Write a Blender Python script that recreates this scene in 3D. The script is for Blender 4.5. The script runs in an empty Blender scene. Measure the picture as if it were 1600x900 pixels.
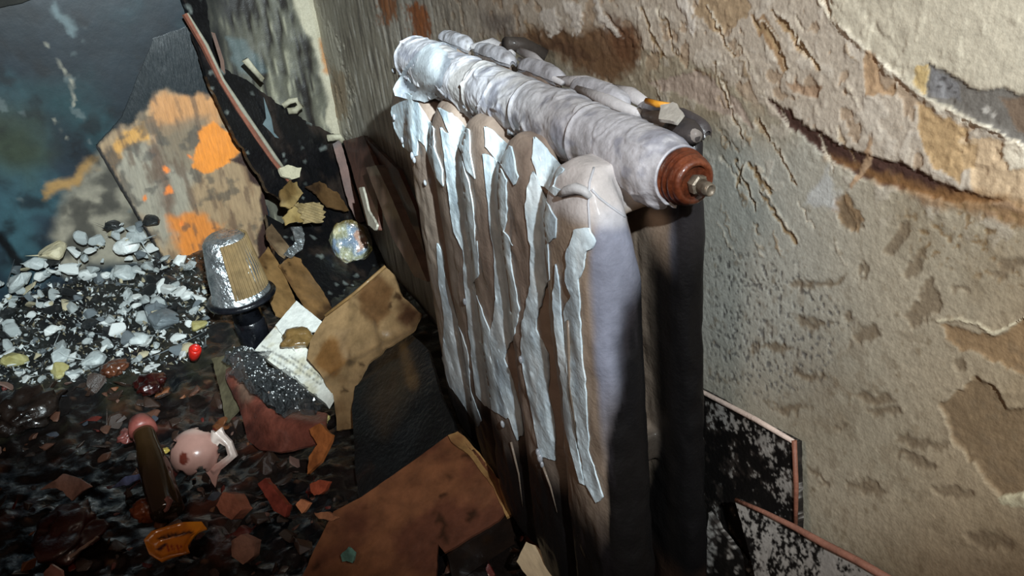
import bpy, bmesh, math, random
import numpy as np
from mathutils import Vector, Matrix
from mathutils.bvhtree import BVHTree
from mathutils.geometry import delaunay_2d_cdt

S = bpy.context.scene
random.seed(7); RNG = np.random.default_rng(7)

# ---------------------------------------------------------------- camera
F = 1350.0
def unit(v): v = np.array(v, float); return v/np.linalg.norm(v)
AX = -unit((-741, -620, F)); AZ = -unit((300, (F*F-741*300)/620, F)); AY = np.cross(AZ, AX)
W = np.array((AX, AY, AZ))                      # world axes in camera coordinates
CAM = np.array((.4, -.13, .635)) - W @ (np.array((91, -220, F))/F*.661)
cd = bpy.data.cameras.new('camera'); cam = bpy.data.objects.new('camera', cd)
S.collection.objects.link(cam); S.camera = cam
cd.sensor_width = 36; cd.lens = F/1600*36; cd.clip_start = .01
rt, up, bk = W @ np.array((1, 0, 0.)), W @ np.array((0, -1., 0)), W @ np.array((0, 0, -1.))
m = Matrix.Identity(4)
for i in range(3): m[i][0], m[i][1], m[i][2], m[i][3] = rt[i], up[i], bk[i], CAM[i]
cam.matrix_world = m

# ---------------------------------------------------------------- light
S.view_settings.view_transform = 'Standard'; S.view_settings.look = 'None'
S.view_settings.gamma = 1; S.view_settings.use_curve_mapping = False
S.view_settings.exposure = 0.0
wd = bpy.data.worlds.new('world'); S.world = wd; wd.use_nodes = True
bg = wd.node_tree.nodes['Background']; bg.inputs[0].default_value = (.75, .45, .33, 1); bg.inputs[1].default_value = .055
def lamp(name, kind, loc, aim, power, color, **kw):
    d = bpy.data.lights.new(name, kind); d.energy = power; d.color = color
    for k, v in kw.items(): setattr(d, k, v)
    o = bpy.data.objects.new(name, d); S.collection.objects.link(o); o.location = loc
    o.rotation_euler = (Vector(aim)-Vector(loc)).to_track_quat('-Z', 'Y').to_euler()
    return o
TORCH = Vector((1.3, -.36, 1.2))
az, el = math.radians(156), math.radians(-17)
lamp('torch', 'SPOT', TORCH, TORCH+Vector((math.cos(az)*math.cos(el), math.sin(az)*math.cos(el), math.sin(el))),
     58, (.90, .97, 1.0), spot_size=math.radians(70), spot_blend=.3, shadow_soft_size=.012)
lamp('torch_hotspot', 'SPOT', TORCH, (-.78, -.40, .34), 225, (.82, .96, 1.0), spot_size=math.radians(31), spot_blend=.5, shadow_soft_size=.012)
lamp('warm_fill', 'SPOT', (.80, -.62, 1.0), (.45, -.1, .25), 5.5, (1, .76, .6), spot_size=math.radians(150), spot_blend=1, shadow_soft_size=.10)  # added warm fill by the camera, lighting the shadowed areas evenly

# ---------------------------------------------------------------- helpers
def ray(u, v): return W @ np.array(((u-800)/F, (v-450)/F, 1.))
def at(u, v, axis, val):                        # where a line of sight meets the plane axis = val
    r = ray(u, v); return CAM + r*(val-CAM[axis])/r[axis]
def plane3(a, b, c, axis=2):                    # plane through three sighted points of known height (or X, or Y)
    p = [at(q[0], q[1], axis, q[2]) for q in (a, b, c)]
    nn = unit(np.cross(p[1]-p[0], p[2]-p[0]))
    if nn @ (CAM-p[0]) < 0: nn = -nn
    return p[0], nn
def axplane(axis, val):
    p = np.zeros(3); p[axis] = val; nn = np.zeros(3); nn[axis] = 1
    if nn @ (CAM-p) < 0: nn = -nn
    return p, nn
def hit(u, v, pl):
    r = ray(u, v); return CAM + r*((pl[0]-CAM) @ pl[1])/(r @ pl[1])
def proj(P):                                    # reference coordinates used to lay out paint and dirt on surfaces
    q = (np.asarray(P)-CAM) @ W
    return np.stack((800+F*q[:, 0]/q[:, 2], 450+F*q[:, 1]/q[:, 2]), 1)
def c(r, g, b, a=.6):
    f = lambda x: (x/255/12.92) if x/255 <= .04045 else ((x/255+.055)/1.055)**2.4
    return np.array((f(r), f(g), f(b), a))
def hsh(i, j, k, s):
    h = (i*374761393 + j*668265263 + k*2147483647 + s*974634777) & 0xffffffff
    h = ((h ^ (h >> 13))*1274126177) & 0xffffffff
    return ((h ^ (h >> 16)) & 0xffff)/65535.0
def noise(P, sc=1., seed=0):
    P = np.asarray(P, float)*sc + 1000.37
    if P.shape[1] == 2: P = np.concatenate((P, np.zeros((len(P), 1))+.5), 1)
    I = np.floor(P).astype(np.int64); f = P-I; f = f*f*(3-2*f)
    out = 0
    for a in (0, 1):
        for b in (0, 1):
            for d in (0, 1):
                w = (f[:, 0] if a else 1-f[:, 0])*(f[:, 1] if b else 1-f[:, 1])*(f[:, 2] if d else 1-f[:, 2])
                out = out + w*hsh(I[:, 0]+a, I[:, 1]+b, I[:, 2]+d, seed)
    return out*2-1
def fbm(P, sc=1., seed=0, octs=4, gain=.5):
    o, a, t = 0, 1, 0
    for k in range(octs): o = o + a*noise(P, sc*2**k, seed+k*17); t += a; a *= gain
    return o/t
def ss(x, a, b): t = np.clip((x-a)/(b-a), 0, 1); return t*t*(3-2*t)
def sdpoly(p, poly):                            # signed distance, positive inside
    poly = np.array(poly, float); d = np.full(len(p), 1e18); s = np.ones(len(p))
    n_ = len(poly)
    for i in range(n_):
        a, b = poly[i], poly[i-1]; e = b-a; w = p-a
        t = np.clip((w @ e)/(e @ e+1e-12), 0, 1)
        d = np.minimum(d, ((w-t[:, None]*e)**2).sum(1))
        c1 = p[:, 1] >= a[1]; c2 = p[:, 1] < b[1]; c3 = e[0]*w[:, 1] > e[1]*w[:, 0]
        s = np.where((c1 & c2 & c3) | (~c1 & ~c2 & ~c3), -s, s)
    return -s*np.sqrt(d)
def sdline(p, pts, w=None):                     # distance to a polyline (minus its half width)
    pts = np.array(pts, float); d = np.full(len(p), 1e9)
    for i in range(len(pts)-1):
        a, b = pts[i], pts[i+1]; e = b-a; q = p-a
        t = np.clip((q @ e)/(e @ e+1e-12), 0, 1)
        dd = np.sqrt(((q-t[:, None]*e)**2).sum(1))
        if w is not None: dd = dd - (w[i]*(1-t)+w[i+1]*t)
        d = np.minimum(d, dd)
    return d
def mix(A, B, t): t = np.asarray(t)[:, None]; return A*(1-t)+B*t

# ---------------------------------------------------------------- materials (all procedural)
MATS = {}
def mat(name, stops=None, scale=12, rough=.6, bump=.3, bscale=60, metal=0, coat=0, stretch=(1, 1, 1), attr=False,
        trans=0, alpha=1, bdist=.004, vary=.35, ior=1.45, detail=8, rvary=.12):
    if name in MATS: return MATS[name]
    M = bpy.data.materials.new(name); M.use_nodes = True; N = M.node_tree.nodes; L = M.node_tree.links
    B = N['Principled BSDF']; tc = N.new('ShaderNodeTexCoord'); mp = N.new('ShaderNodeMapping')
    L.new(tc.outputs['Object'], mp.inputs[0]); mp.inputs['Scale'].default_value = stretch
    nz = N.new('ShaderNodeTexNoise'); nz.inputs['Scale'].default_value = scale; nz.inputs['Detail'].default_value = detail
    nz.inputs['Roughness'].default_value = .65
    L.new(mp.outputs[0], nz.inputs['Vector'])
    if attr:
        at_ = N.new('ShaderNodeAttribute'); at_.attribute_name = 'Col'
        rp = N.new('ShaderNodeMapRange'); L.new(nz.outputs[0], rp.inputs[0])
        rp.inputs[1].default_value = .3; rp.inputs[2].default_value = .7
        rp.inputs[3].default_value = 1-vary; rp.inputs[4].default_value = 1+vary*.6
        mx = N.new('ShaderNodeVectorMath'); mx.operation = 'SCALE'
        L.new(at_.outputs['Color'], mx.inputs[0]); L.new(rp.outputs[0], mx.inputs['Scale'])
        L.new(mx.outputs[0], B.inputs['Base Color']); L.new(at_.outputs['Alpha'], B.inputs['Roughness'])
    else:
        cr = N.new('ShaderNodeValToRGB'); e = cr.color_ramp.elements
        while len(e) < len(stops): e.new(.5)
        for k, (p, col) in enumerate(stops): e[k].position = p; e[k].color = (*col[:3], 1)
        L.new(nz.outputs[0], cr.inputs[0]); L.new(cr.outputs[0], B.inputs['Base Color'])
        rr = N.new('ShaderNodeMapRange'); L.new(nz.outputs[0], rr.inputs[0]); rr.inputs[1].default_value = .3; rr.inputs[2].default_value = .7
        rr.inputs[3].default_value = max(.03, rough-rvary); rr.inputs[4].default_value = min(1, rough+rvary); L.new(rr.outputs[0], B.inputs['Roughness'])
    nb = N.new('ShaderNodeTexNoise'); nb.inputs['Scale'].default_value = bscale; nb.inputs['Detail'].default_value = 6
    L.new(mp.outputs[0], nb.inputs['Vector'])
    bp = N.new('ShaderNodeBump'); bp.inputs['Strength'].default_value = bump; bp.inputs['Distance'].default_value = bdist
    L.new(nb.outputs[0], bp.inputs['Height']); L.new(bp.outputs[0], B.inputs['Normal'])
    B.inputs['Metallic'].default_value = metal; B.inputs['Coat Weight'].default_value = coat; B.inputs['Coat Roughness'].default_value = .12
    B.inputs['Transmission Weight'].default_value = trans; B.inputs['Alpha'].default_value = alpha; B.inputs['IOR'].default_value = ior
    MATS[name] = M; return M
def ramp2(a, b, name, **k): return mat(name, [(.35, a), (.65, b)], **k)
M_paint = mat('painted surface', attr=True, scale=90, bump=.35, bscale=260, bdist=.002, vary=.25)
M_wet = mat('wet painted surface', attr=True, scale=60, bump=.5, bscale=140, bdist=.003, vary=.4, coat=.5)
M_panel = mat('sooty lacquer', attr=True, scale=30, bump=.12, bscale=60, bdist=.002, vary=.3, coat=.1)
M_wall = mat('scraped plaster', attr=True, scale=320, bump=.3, bscale=420, bdist=.0012, vary=.2)
M_wood = mat('wood grain', attr=True, scale=40, bump=.35, bscale=70, bdist=.002, stretch=(1, 5, .8), vary=.25)
M_card = mat('damp cardboard', attr=True, scale=38, bump=.6, bscale=70, bdist=.002, vary=.4, coat=.15)
M_rad = mat('radiator paint', attr=True, scale=70, bump=.35, bscale=300, bdist=.0016, vary=.2, coat=.08)
M_coat = mat('chalky silver coat', attr=True, scale=90, bump=.55, bscale=110, bdist=.003, vary=.28, coat=.05)
M_rad.node_tree.nodes['Principled BSDF'].inputs['Specular IOR Level'].default_value = .22
M_rust = mat('rust', [(.3, c(44, 20, 12)), (.55, c(92, 44, 24)), (.75, c(128, 70, 42))], scale=70, rough=.42, bump=.25, bscale=200, coat=.3)
M_steel = mat('dirty steel', [(.3, c(80, 72, 62)), (.7, c(140, 130, 116))], scale=80, rough=.45, metal=.5, bump=.3, bscale=200)
M_foil = mat('crumpled foil', [(.35, c(150, 160, 165)), (.65, c(225, 230, 232))], scale=50, rough=.3, metal=.85, bump=1, bscale=60, bdist=.01)
M_black = mat('sooty black plastic', [(.35, c(10, 11, 14)), (.7, c(28, 30, 36))], scale=30, rough=.25, bump=.4, bscale=80, coat=.3)
M_bag = mat('crinkled film', [(.3, c(30, 34, 36)), (.7, c(70, 74, 76))], scale=60, rough=.27, bump=1, bscale=150, bdist=.012, alpha=.42, coat=1, rvary=.1)
M_clear = mat('clear film', [(.3, c(200, 205, 205)), (.7, c(240, 240, 238))], scale=40, rough=.08, bump=1, bscale=60, bdist=.02, trans=.9, alpha=.4, rvary=.04)
M_char = mat('wet char', [(.3, c(10, 9, 9)), (.52, c(32, 24, 20)), (.62, c(66, 40, 28)), (.75, c(80, 66, 52))], scale=22, rough=.32, bump=.9, bscale=60, bdist=.008, coat=.3)

# ---------------------------------------------------------------- object plumbing
COL = S.collection
def new(name, verts, faces, material, parent=None, smooth=True, cols=None):
    me = bpy.data.meshes.new(name); me.from_pydata([tuple(v) for v in np.asarray(verts)], [], [tuple(f) for f in faces])
    if smooth: me.polygons.foreach_set('use_smooth', np.ones(len(me.polygons), bool))
    if cols is not None:
        ca = me.color_attributes.new('Col', 'FLOAT_COLOR', 'POINT'); ca.data.foreach_set('color', np.asarray(cols, np.float32).ravel())
    me.materials.append(material); me.update()
    o = bpy.data.objects.new(name, me); COL.objects.link(o)
    if parent: o.parent = parent; o.matrix_parent_inverse = Matrix.Translation(-parent.location) if parent.type == 'EMPTY' and parent.parent is None else Matrix.Identity(4)
    return o
def tag(o, label=None, cat=None, group=None, kind=None):
    if label: o['label'] = label
    if cat: o['category'] = cat
    if group: o['group'] = group
    if kind: o['kind'] = kind
    return o
def thing(name, loc, label, cat, group=None):
    o = bpy.data.objects.new(name, None); o.empty_display_size = .02; COL.objects.link(o); o.location = loc
    return tag(o, label, cat, group)
def grid(nu, nv):
    i = np.arange(nu-1)[:, None]*nv + np.arange(nv-1)[None, :]
    i = i.ravel(); return np.stack((i, i+nv, i+nv+1, i+1), 1)
def flat_frame(pl):
    n_ = pl[1]; a = np.array((0, 0, 1.)) if abs(n_[2]) < .9 else np.array((0, 1., 0)); ex = unit(np.cross(a, n_)); ey = np.cross(n_, ex); return ex, ey
def slab(name, outline, pl, thick, material, res=.008, paint=None, parent=None, rag=.0015, bend=None, warp=.0015, wscale=12, seed=1, world=False, smooth=True):
    """A sheet or board: outline (sighted points or world points) laid on a plane, ragged edge, own thickness behind the plane."""
    ex, ey = flat_frame(pl); n_ = pl[1]
    P = [np.array(q, float) if world else hit(q[0], q[1], pl) for q in outline]
    q = np.array([((p-pl[0]) @ ex, (p-pl[0]) @ ey) for p in P])
    pts = []
    for i in range(len(q)):
        a, b = q[i], q[(i+1) % len(q)]; k = max(1, int(np.linalg.norm(b-a)/(res*.8)))
        for t in range(k): pts.append(a+(b-a)*t/k)
    pts = np.array(pts)
    if rag: pts = pts + rag*np.stack((noise(pts, 140, seed)+noise(pts, 45, seed+3), noise(pts, 140, seed+5)+noise(pts, 45, seed+8)), 1)
    lo, hi = pts.min(0), pts.max(0)
    g = np.stack(np.meshgrid(np.arange(lo[0]+res/2, hi[0], res), np.arange(lo[1]+res/2, hi[1], res)), -1).reshape(-1, 2)
    g = g + RNG.uniform(-.2, .2, g.shape)*res
    if len(g): g = g[sdpoly(g, pts) > res*.45]
    allp = np.concatenate((pts, g)) if len(g) else pts
    nb = len(pts)
    vc, _, fs, *_r = delaunay_2d_cdt([Vector(v) for v in allp], [(i, (i+1) % nb) for i in range(nb)], [list(range(nb))], 1, 1e-7)
    v2 = np.array([tuple(v) for v in vc]); base = pl[0] + v2[:, :1]*ex + v2[:, 1:]*ey
    off = warp*fbm(base, wscale, seed, 3)
    base = base + off[:, None]*n_
    if bend is not None: base = base + bend(base, proj(base))
    fs = [tuple(f) for f in fs]
    # boundary edges
    ec = {}
    for f in fs:
        for i in range(len(f)):
            e = (f[i], f[(i+1) % len(f)]); ec[e] = 1
    bd = [e for e in ec if (e[1], e[0]) not in ec]
    nv = len(base); ids = sorted({i for e in bd for i in e}); mp_ = {i: k for k, i in enumerate(ids)}; nb_ = len(ids); rim0 = base[ids]
    V = np.concatenate((base, base - n_*thick, rim0, rim0 - n_*thick))
    FF = fs + [tuple(i+nv for i in reversed(f)) for f in fs] + [(2*nv+mp_[e[1]], 2*nv+mp_[e[0]], 2*nv+nb_+mp_[e[0]], 2*nv+nb_+mp_[e[1]]) for e in bd]
    cols = None
    if paint is not None:
        k = paint(V, proj(V)); cols = np.broadcast_to(k, (len(V), 4)) if np.ndim(k) == 1 else k
    return new(name, V, FF, material, parent, smooth, cols)
def loft(bm, rings, cap=True):
    R = [[bm.verts.new(p) for p in r] for r in rings]; n_ = len(R[0])
    for a, b in zip(R, R[1:]):
        for i in range(n_): bm.faces.new((a[i], a[(i+1) % n_], b[(i+1) % n_], b[i]))
    if cap: bm.faces.new(R[0][::-1]); bm.faces.new(R[-1])
def ellring(cx, cy, z, hx, hy, n_=28, pw=2.8):
    out = []
    for i in range(n_):
        t = 2*math.pi*i/n_; cs, sn = math.cos(t), math.sin(t)
        out.append((cx+hx*abs(cs)**(2/pw)*math.copysign(1, cs), cy+hy*abs(sn)**(2/pw)*math.copysign(1, sn), z))
    return out
def lathe(prof, center, axis=(0, 0, 1), n_=40, wob=0, seed=0, phase=None):
    """prof: (radius, height) pairs about an axis; returns verts, faces"""
    a = unit(axis); b = unit(np.cross(a, (0, .3, 1.) if abs(a[2]) < .9 else (1., 0, 0))); d = np.cross(a, b)
    V = []
    for r, h in prof:
        for i in range(n_):
            t = 2*math.pi*i/n_; V.append(np.array(center)+a*h+(b*math.cos(t)+d*math.sin(t))*r)
    V = np.array(V)
    if wob: V = V + wob*np.stack((noise(V, 40, seed), noise(V, 40, seed+1), noise(V, 40, seed+2)), 1)
    k = len(prof); Fc = [(j*n_+i, j*n_+(i+1) % n_, (j+1)*n_+(i+1) % n_, (j+1)*n_+i) for j in range(k-1) for i in range(n_)]
    Fc += [tuple(range(n_))[::-1], tuple((k-1)*n_+i for i in range(n_))]
    return V, Fc
def tube(path, radii, n_=10):
    path = [np.array(p, float) for p in path]; V = []
    for i, p in enumerate(path):
        t = unit(path[min(i+1, len(path)-1)]-path[max(i-1, 0)]); b = unit(np.cross(t, (0.1, .2, 1.))); d = np.cross(t, b)
        r = radii[i] if hasattr(radii, '__len__') else radii
        for k in range(n_): a = 2*math.pi*k/n_; V.append(p+(b*math.cos(a)+d*math.sin(a))*r)
    k = len(path); Fc = [(j*n_+i, j*n_+(i+1) % n_, (j+1)*n_+(i+1) % n_, (j+1)*n_+i) for j in range(k-1) for i in range(n_)]
    Fc += [tuple(range(n_))[::-1], tuple((k-1)*n_+i for i in range(n_))]
    return np.array(V), Fc
def blob(center, rad, amp=.25, sc=30, seed=0, sub=3, squash=(1, 1, 1), rot=None):
    bm = bmesh.new(); bmesh.ops.create_icosphere(bm, subdivisions=sub, radius=1)
    V = np.array([tuple(v.co) for v in bm.verts]); Fc = [tuple(v.index for v in f.verts) for f in bm.faces]; bm.free()
    V = V*(1+amp*fbm(V*rad+np.array(center), sc, seed, 3))[:, None]*np.array(squash)*rad
    if rot is not None: V = V @ np.array(Matrix.Rotation(rot[0], 3, Vector(rot[1])))
    return V+np.array(center), Fc
def hull(rad, flat, seed, npts=14):
    r = np.random.default_rng(seed); bm = bmesh.new()
    for p in r.normal(size=(npts, 3)):
        p = unit(p)*r.uniform(.75, 1.1); bm.verts.new((p[0]*rad, p[1]*rad*r.uniform(.7, 1), p[2]*rad*flat))
    bmesh.ops.convex_hull(bm, input=bm.verts[:])
    for v in [v for v in bm.verts if not v.link_faces]: bm.verts.remove(v)
    bmesh.ops.bevel(bm, geom=bm.edges[:], offset=rad*.07, segments=1, affect='EDGES')
    bm.verts.ensure_lookup_table()
    V = np.array([tuple(v.co) for v in bm.verts]); bm.verts.index_update(); Fc = [tuple(v.index for v in f.verts) for f in bm.faces]; bm.free()
    return V, Fc

# ================================================================ THE SETTING
# ---- wall behind the radiator: relief + layers of old paint, plaster and scorch
xs = np.concatenate((np.arange(-.873, -.2, .0042), np.arange(-.2, .3, .0024), np.arange(.3, .78, .0011), np.arange(.78, 1.6, .04)))
zs = np.concatenate((np.arange(0, .2, .012), np.arange(.2, .5, .0018), np.arange(.5, .76, .0014), np.arange(.76, 1.5, .03)))
Xg, Zg = np.meshgrid(xs, zs, indexing='ij'); P = np.stack((Xg.ravel(), np.zeros(Xg.size), Zg.ravel()), 1)
px = proj(P); Q = P[:, [0, 2]]
n1 = fbm(Q, 60, 1, 4); n2 = fbm(Q, 14, 5, 4); n3 = fbm(Q, 200, 9, 3)
j = px + 9*np.stack((fbm(Q, 50, 21, 3), fbm(Q, 50, 31, 3)), 1) + 7*np.stack((fbm(Q, 230, 22, 2), fbm(Q, 230, 32, 2)), 1)          # ragged version of the layout coordinates
j2 = px + 18*np.stack((fbm(Q, 35, 41, 4), fbm(Q, 35, 51, 4)), 1) + 9*np.stack((fbm(Q, 200, 42, 2), fbm(Q, 200, 52, 2)), 1)
h = np.zeros(len(P))
C_ = np.tile(c(158, 148, 126, .62), (len(P), 1))
C_ = mix(C_, c(172, 162, 140, .6), ss(n2, -.1, .35)*.7)
C_ = mix(C_, c(128, 110, 84, .6), ss(n2+.3*n1, .05, -.45)*.6)
# warmer brown to the lower right, cool dust beside the radiator, with painted-in light tint
C_ = mix(C_, c(150, 128, 96, .62), ss(px[:, 0]+.5*px[:, 1]+140*n2, 1650, 1950)*.6)
C_ = mix(C_, c(176, 178, 168, .6), ss(px[:, 0], 1420, 1180)*ss(px[:, 1]+80*n2, 160, 260)*ss(px[:, 1], 720, 480)*.75)
h += .0012*n2 + .0004*n1
def patch(poly, col=None, dh=0., w=1.5, jj=None, am=1., lip=0.):
    global C_, h
    J = j if jj is None else jj
    pa = np.array(poly, float); sel = (px[:, 0] > pa[:, 0].min()-40) & (px[:, 0] < pa[:, 0].max()+40) & (px[:, 1] > pa[:, 1].min()-40) & (px[:, 1] < pa[:, 1].max()+40)
    ix = np.nonzero(sel)[0]
    if not len(ix): return
    d = sdpoly(J[ix], poly); t = ss(d, -w, w)*am; lip *= .6
    if col is not None: C_[ix] = mix(C_[ix], col, t)
    h[ix] += dh*ss(d, -w, w) + lip*np.exp(-(d/3.2)**2)
def stroke(pts, wd_, col=None, dh=0., soft=1.5, am=1., jj=None):
    global C_, h
    J = j if jj is None else jj
    pa = np.array(pts, float); mw = max(wd_)+40
    ix = np.nonzero((px[:, 0] > pa[:, 0].min()-mw) & (px[:, 0] < pa[:, 0].max()+mw) & (px[:, 1] > pa[:, 1].min()-mw) & (px[:, 1] < pa[:, 1].max()+mw))[0]
    if not len(ix): return
    d = sdline(J[ix], pts, wd_); t = ss(d, soft, -soft)
    if col is not None: C_[ix] = mix(C_[ix], col, t*am)
    h[ix] += dh*t
# upper old-paint zone: lumpy cream coat
patch([(560, -60), (1290, -60), (1430, 130), (1600, 225), (1600, 330), (1560, 320), (1400, 275), (1290, 225), (1190, 160), (1080, 90), (900, 55), (700, 60), (600, 60)], c(186, 174, 156, .5), .0008, 3, j2, .85)
lump = ss(fbm(Q, 130, 77, 3), .0, .5)*ss(sdline(px, [(700, 20), (1000, 70), (1250, 130), (1500, 260)])*-1+150, 0, 80)
h += .0012*lump
fl_ = ss(fbm(Q, 75, 201, 4), .13, .19)*ss(sdpoly(px, [(640, -40), (1300, -40), (1600, 225), (1600, 300), (1400, 280), (1200, 170), (1000, 110), (700, 60)]), -30, 30)
C_ = mix(C_, c(164, 140, 112, .62), fl_*.7); h -= .0016*fl_
fl2 = ss(fbm(Q, 75, 201, 4), -.16, -.24)*ss(px[:, 0], 650, 800)*ss(px[:, 1]-.2*px[:, 0], 120, 0); C_ = mix(C_, c(204, 196, 180, .5), fl2*.4); h += .0009*fl2
h += .0006*fbm(Q, 260, 211, 2)
# smooth newer plaster at the top right, standing proud with a bright broken rim
top = [(1283, -80), (1300, 30), (1350, 75), (1425, 140), (1520, 190), (1700, 262), (1700, -80)]
patch(top, c(190, 182, 160, .66), .0022, 1.5, px+3*np.stack((n1, n1), 1))
rim = [(1270, -20), (1300, 30), (1350, 75), (1380, 100), (1425, 140), (1470, 168), (1520, 192), (1570, 212), (1700, 265)]
stroke(rim, [4, 4, 5, 5, 4, 4, 4, 4, 4], c(226, 218, 196, .6), .0016, 2, .9)
patch([(1450, 93), (1470, 105), (1495, 122), (1523, 143), (1560, 133), (1590, 145), (1700, 185), (1700, 262), (1560, 208), (1520, 186), (1450, 150)], c(112, 108, 100, .55), -.0022, 1.2)
patch([(1455, 100), (1500, 135), (1500, 165), (1455, 145)], c(126, 126, 126, .5), 0, 1.5, am=.8)
for u, v, r in ((1472, 122, 5), (1483, 136, 4), (1466, 135, 4), (1490, 150, 5), (1540, 172, 9), (1552, 180, 6)):
    patch([(u-r, v), (u, v-r), (u+r, v), (u, v+r)], c(84, 82, 80, .55) if u < 1500 else c(168, 164, 154, .55), 0, 1.2)
patch([(1428, 104), (1450, 98), (1450, 148), (1428, 130)], c(190, 166, 116, .6), -.001, 1.5)
patch([(1560, 150), (1600, 150), (1640, 210), (1590, 205)], c(118, 96, 74, .6), 0, 3, am=.7)
# tan bare patches in the old coat
for poly, col in (
    ([(1432, 158), (1480, 182), (1515, 200), (1512, 240), (1498, 288), (1462, 262), (1440, 210)], c(176, 148, 108)),
    ([(1500, 215), (1560, 222), (1600, 240), (1640, 300), (1600, 330), (1520, 300)], c(196, 172, 138)),
    ([(1345, 118), (1352, 75), (1368, 80), (1380, 140), (1400, 130), (1395, 150), (1350, 150)], c(168, 140, 108)),
    ([(1235, 130), (1285, 135), (1280, 150), (1240, 145)], c(160, 134, 108)),
    ([(1100, -20), (1160, -20), (1180, 10), (1150, 45), (1120, 55), (1085, 20)], c(166, 144, 114)),
    ([(1175, 20), (1195, 25), (1240, 105), (1228, 115), (1200, 80)], c(150, 122, 90)),
    ([(1210, 30), (1222, 30), (1285, 110), (1275, 112)], c(150, 124, 92)),
    ([(1010, 130), (1090, 110), (1150, 150), (1180, 200), (1090, 160)], c(166, 150, 134)),
    ([(1300, 310), (1325, 300), (1348, 345), (1340, 365), (1310, 345)], c(146, 122, 92)),
    ([(1500, 225), (1530, 228), (1520, 262), (1500, 270)], c(186, 158, 118)),):
    patch(poly, col, -.0010, 1.8, lip=.0003)
patch([(1568, 222), (1588, 215), (1610, 232), (1608, 262), (1578, 266), (1566, 245)], c(222, 212, 188), .0016, 1.3)
# scorched brown split running down to the right
stroke([(1203, 160), (1225, 182), (1262, 208), (1300, 232), (1345, 258), (1400, 275), (1450, 292), (1500, 305), (1566, 316)], [2, 6, 10, 14, 17, 20, 16, 9, 1], c(74, 52, 44, .6), -.0035, 2.2, 1)
stroke([(1290, 245), (1360, 280), (1450, 305), (1560, 325), (1700, 350)], [3, 8, 12, 20, 30], c(136, 100, 60, .6), 0, 9, .75, j2)
stroke([(1335, 290), (1352, 250), (1362, 215)], [4, 5, 3], c(170, 142, 112), .001, 2)
# scraper marks: long gouges slanting down to the right
gr = np.random.default_rng(3)
for k in range(120):
    u, v = gr.uniform(700, 1330), gr.uniform(-30, 400)
    if v > 60+ (u-700)*.9 or (u < 1110 and v > 30+(u-620)*.38): continue
    L_ = gr.uniform(18, 75); a = math.radians(gr.uniform(56, 68)); du, dv = math.cos(a)*L_, math.sin(a)*L_
    w_ = gr.uniform(.8, 3)
    stroke([(u, v), (u+du*.5, v+dv*.5), (u+du, v+dv)], [w_*.4, w_, .2], c(150, 128, 98) if gr.random() < .5 else c(200, 190, 168), gr.choice([-.0018, .0012]), 1.2, .8)
for a_, b_, w_ in (((1180, 25), (1235, 105), 4), ((1205, 15), (1280, 110), 3), ((1038, 20), (1052, 75), 2), ((1100, 10), (1145, 90), 2), ((1112, 100), (1160, 215), 2), ((1150, 250), (1180, 330), 3), ((1190, 300), (1245, 380), 4), ((1185, 190), (1245, 285), 2), ((1175, 258), (1205, 302), 4), ((950, 20), (975, 55), 3), ((1000, 10), (1035, 90), 3), ((1165, 255), (1150, 290), 3)):
    stroke([a_, b_], [w_*.5, w_*.8], c(140, 118, 86), -.0022, 1.5)
    stroke([(a_[0]+w_*1.6, a_[1]-2), (b_[0]+w_*1.6, b_[1]-2)], [1, 1], c(212, 204, 184), .0012, 1.5)
# brown scorch just above the radiator
patch([(790, 55), (845, 48), (900, 50), (985, 45), (1000, 80), (992, 112), (950, 128), (905, 105), (860, 82)], c(112, 84, 58), -.0005, 9, j2, .95)
patch([(950, 20), (985, 40), (990, 95), (960, 90)], c(98, 66, 44), 0, 8, j2, .8)
patch([(830, 60), (890, 66), (940, 90), (900, 96)], c(86, 62, 46), 0, 6, j2, .7)
patch([(745, 15), (800, 25), (800, 60), (760, 50)], c(120, 112, 104), 0, 10, j2, .8)
# white torn rags of the coat hanging into the scorch
for poly in ([(840, 20), (870, 10), (880, 45), (862, 60), (850, 40)], [(880, 0), (905, 10), (910, 50), (895, 58)], [(920, -10), (940, 10), (965, 45), (970, 60), (945, 45)], [(1050, -10), (1080, 5), (1092, 40), (1085, 55), (1070, 22)]):
    patch(poly, c(204, 196, 182), .0016, 1.6)
# left stretch near the corner: dark grey brown streaks running down
lm = ss(px[:, 0], 800, 640)
st = fbm(np.stack((Q[:, 0]*1.0+Q[:, 1]*.05, Q[:, 1]*.14), 1), 130, 61, 4)
C_ = mix(C_, c(128, 120, 106, .42), lm*.7); C_ = mix(C_, c(82, 74, 66, .4), lm*ss(st, .05, .35)*.8); C_ = mix(C_, c(176, 170, 156, .42), lm*ss(st, -.08, -.35)*.9)
h += lm*.004*st
patch([(588, -20), (612, -10), (622, 12), (612, 38), (600, 34), (590, 10)], c(128, 72, 26), 0, 5, j2, .85)
patch([(638, 5), (655, 5), (672, 20), (668, 60), (655, 75), (645, 45)], c(134, 70, 20), 0, 5, j2, .9)
stroke([(468, -10), (505, 60), (540, 140), (540, 205)], [14, 16, 12, 8], c(176, 168, 148, .6), .003, 3, .9, j2)
patch([(515, 100), (545, 120), (545, 190), (520, 180)], c(140, 104, 58), 0, 5, j2, .5)
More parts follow.
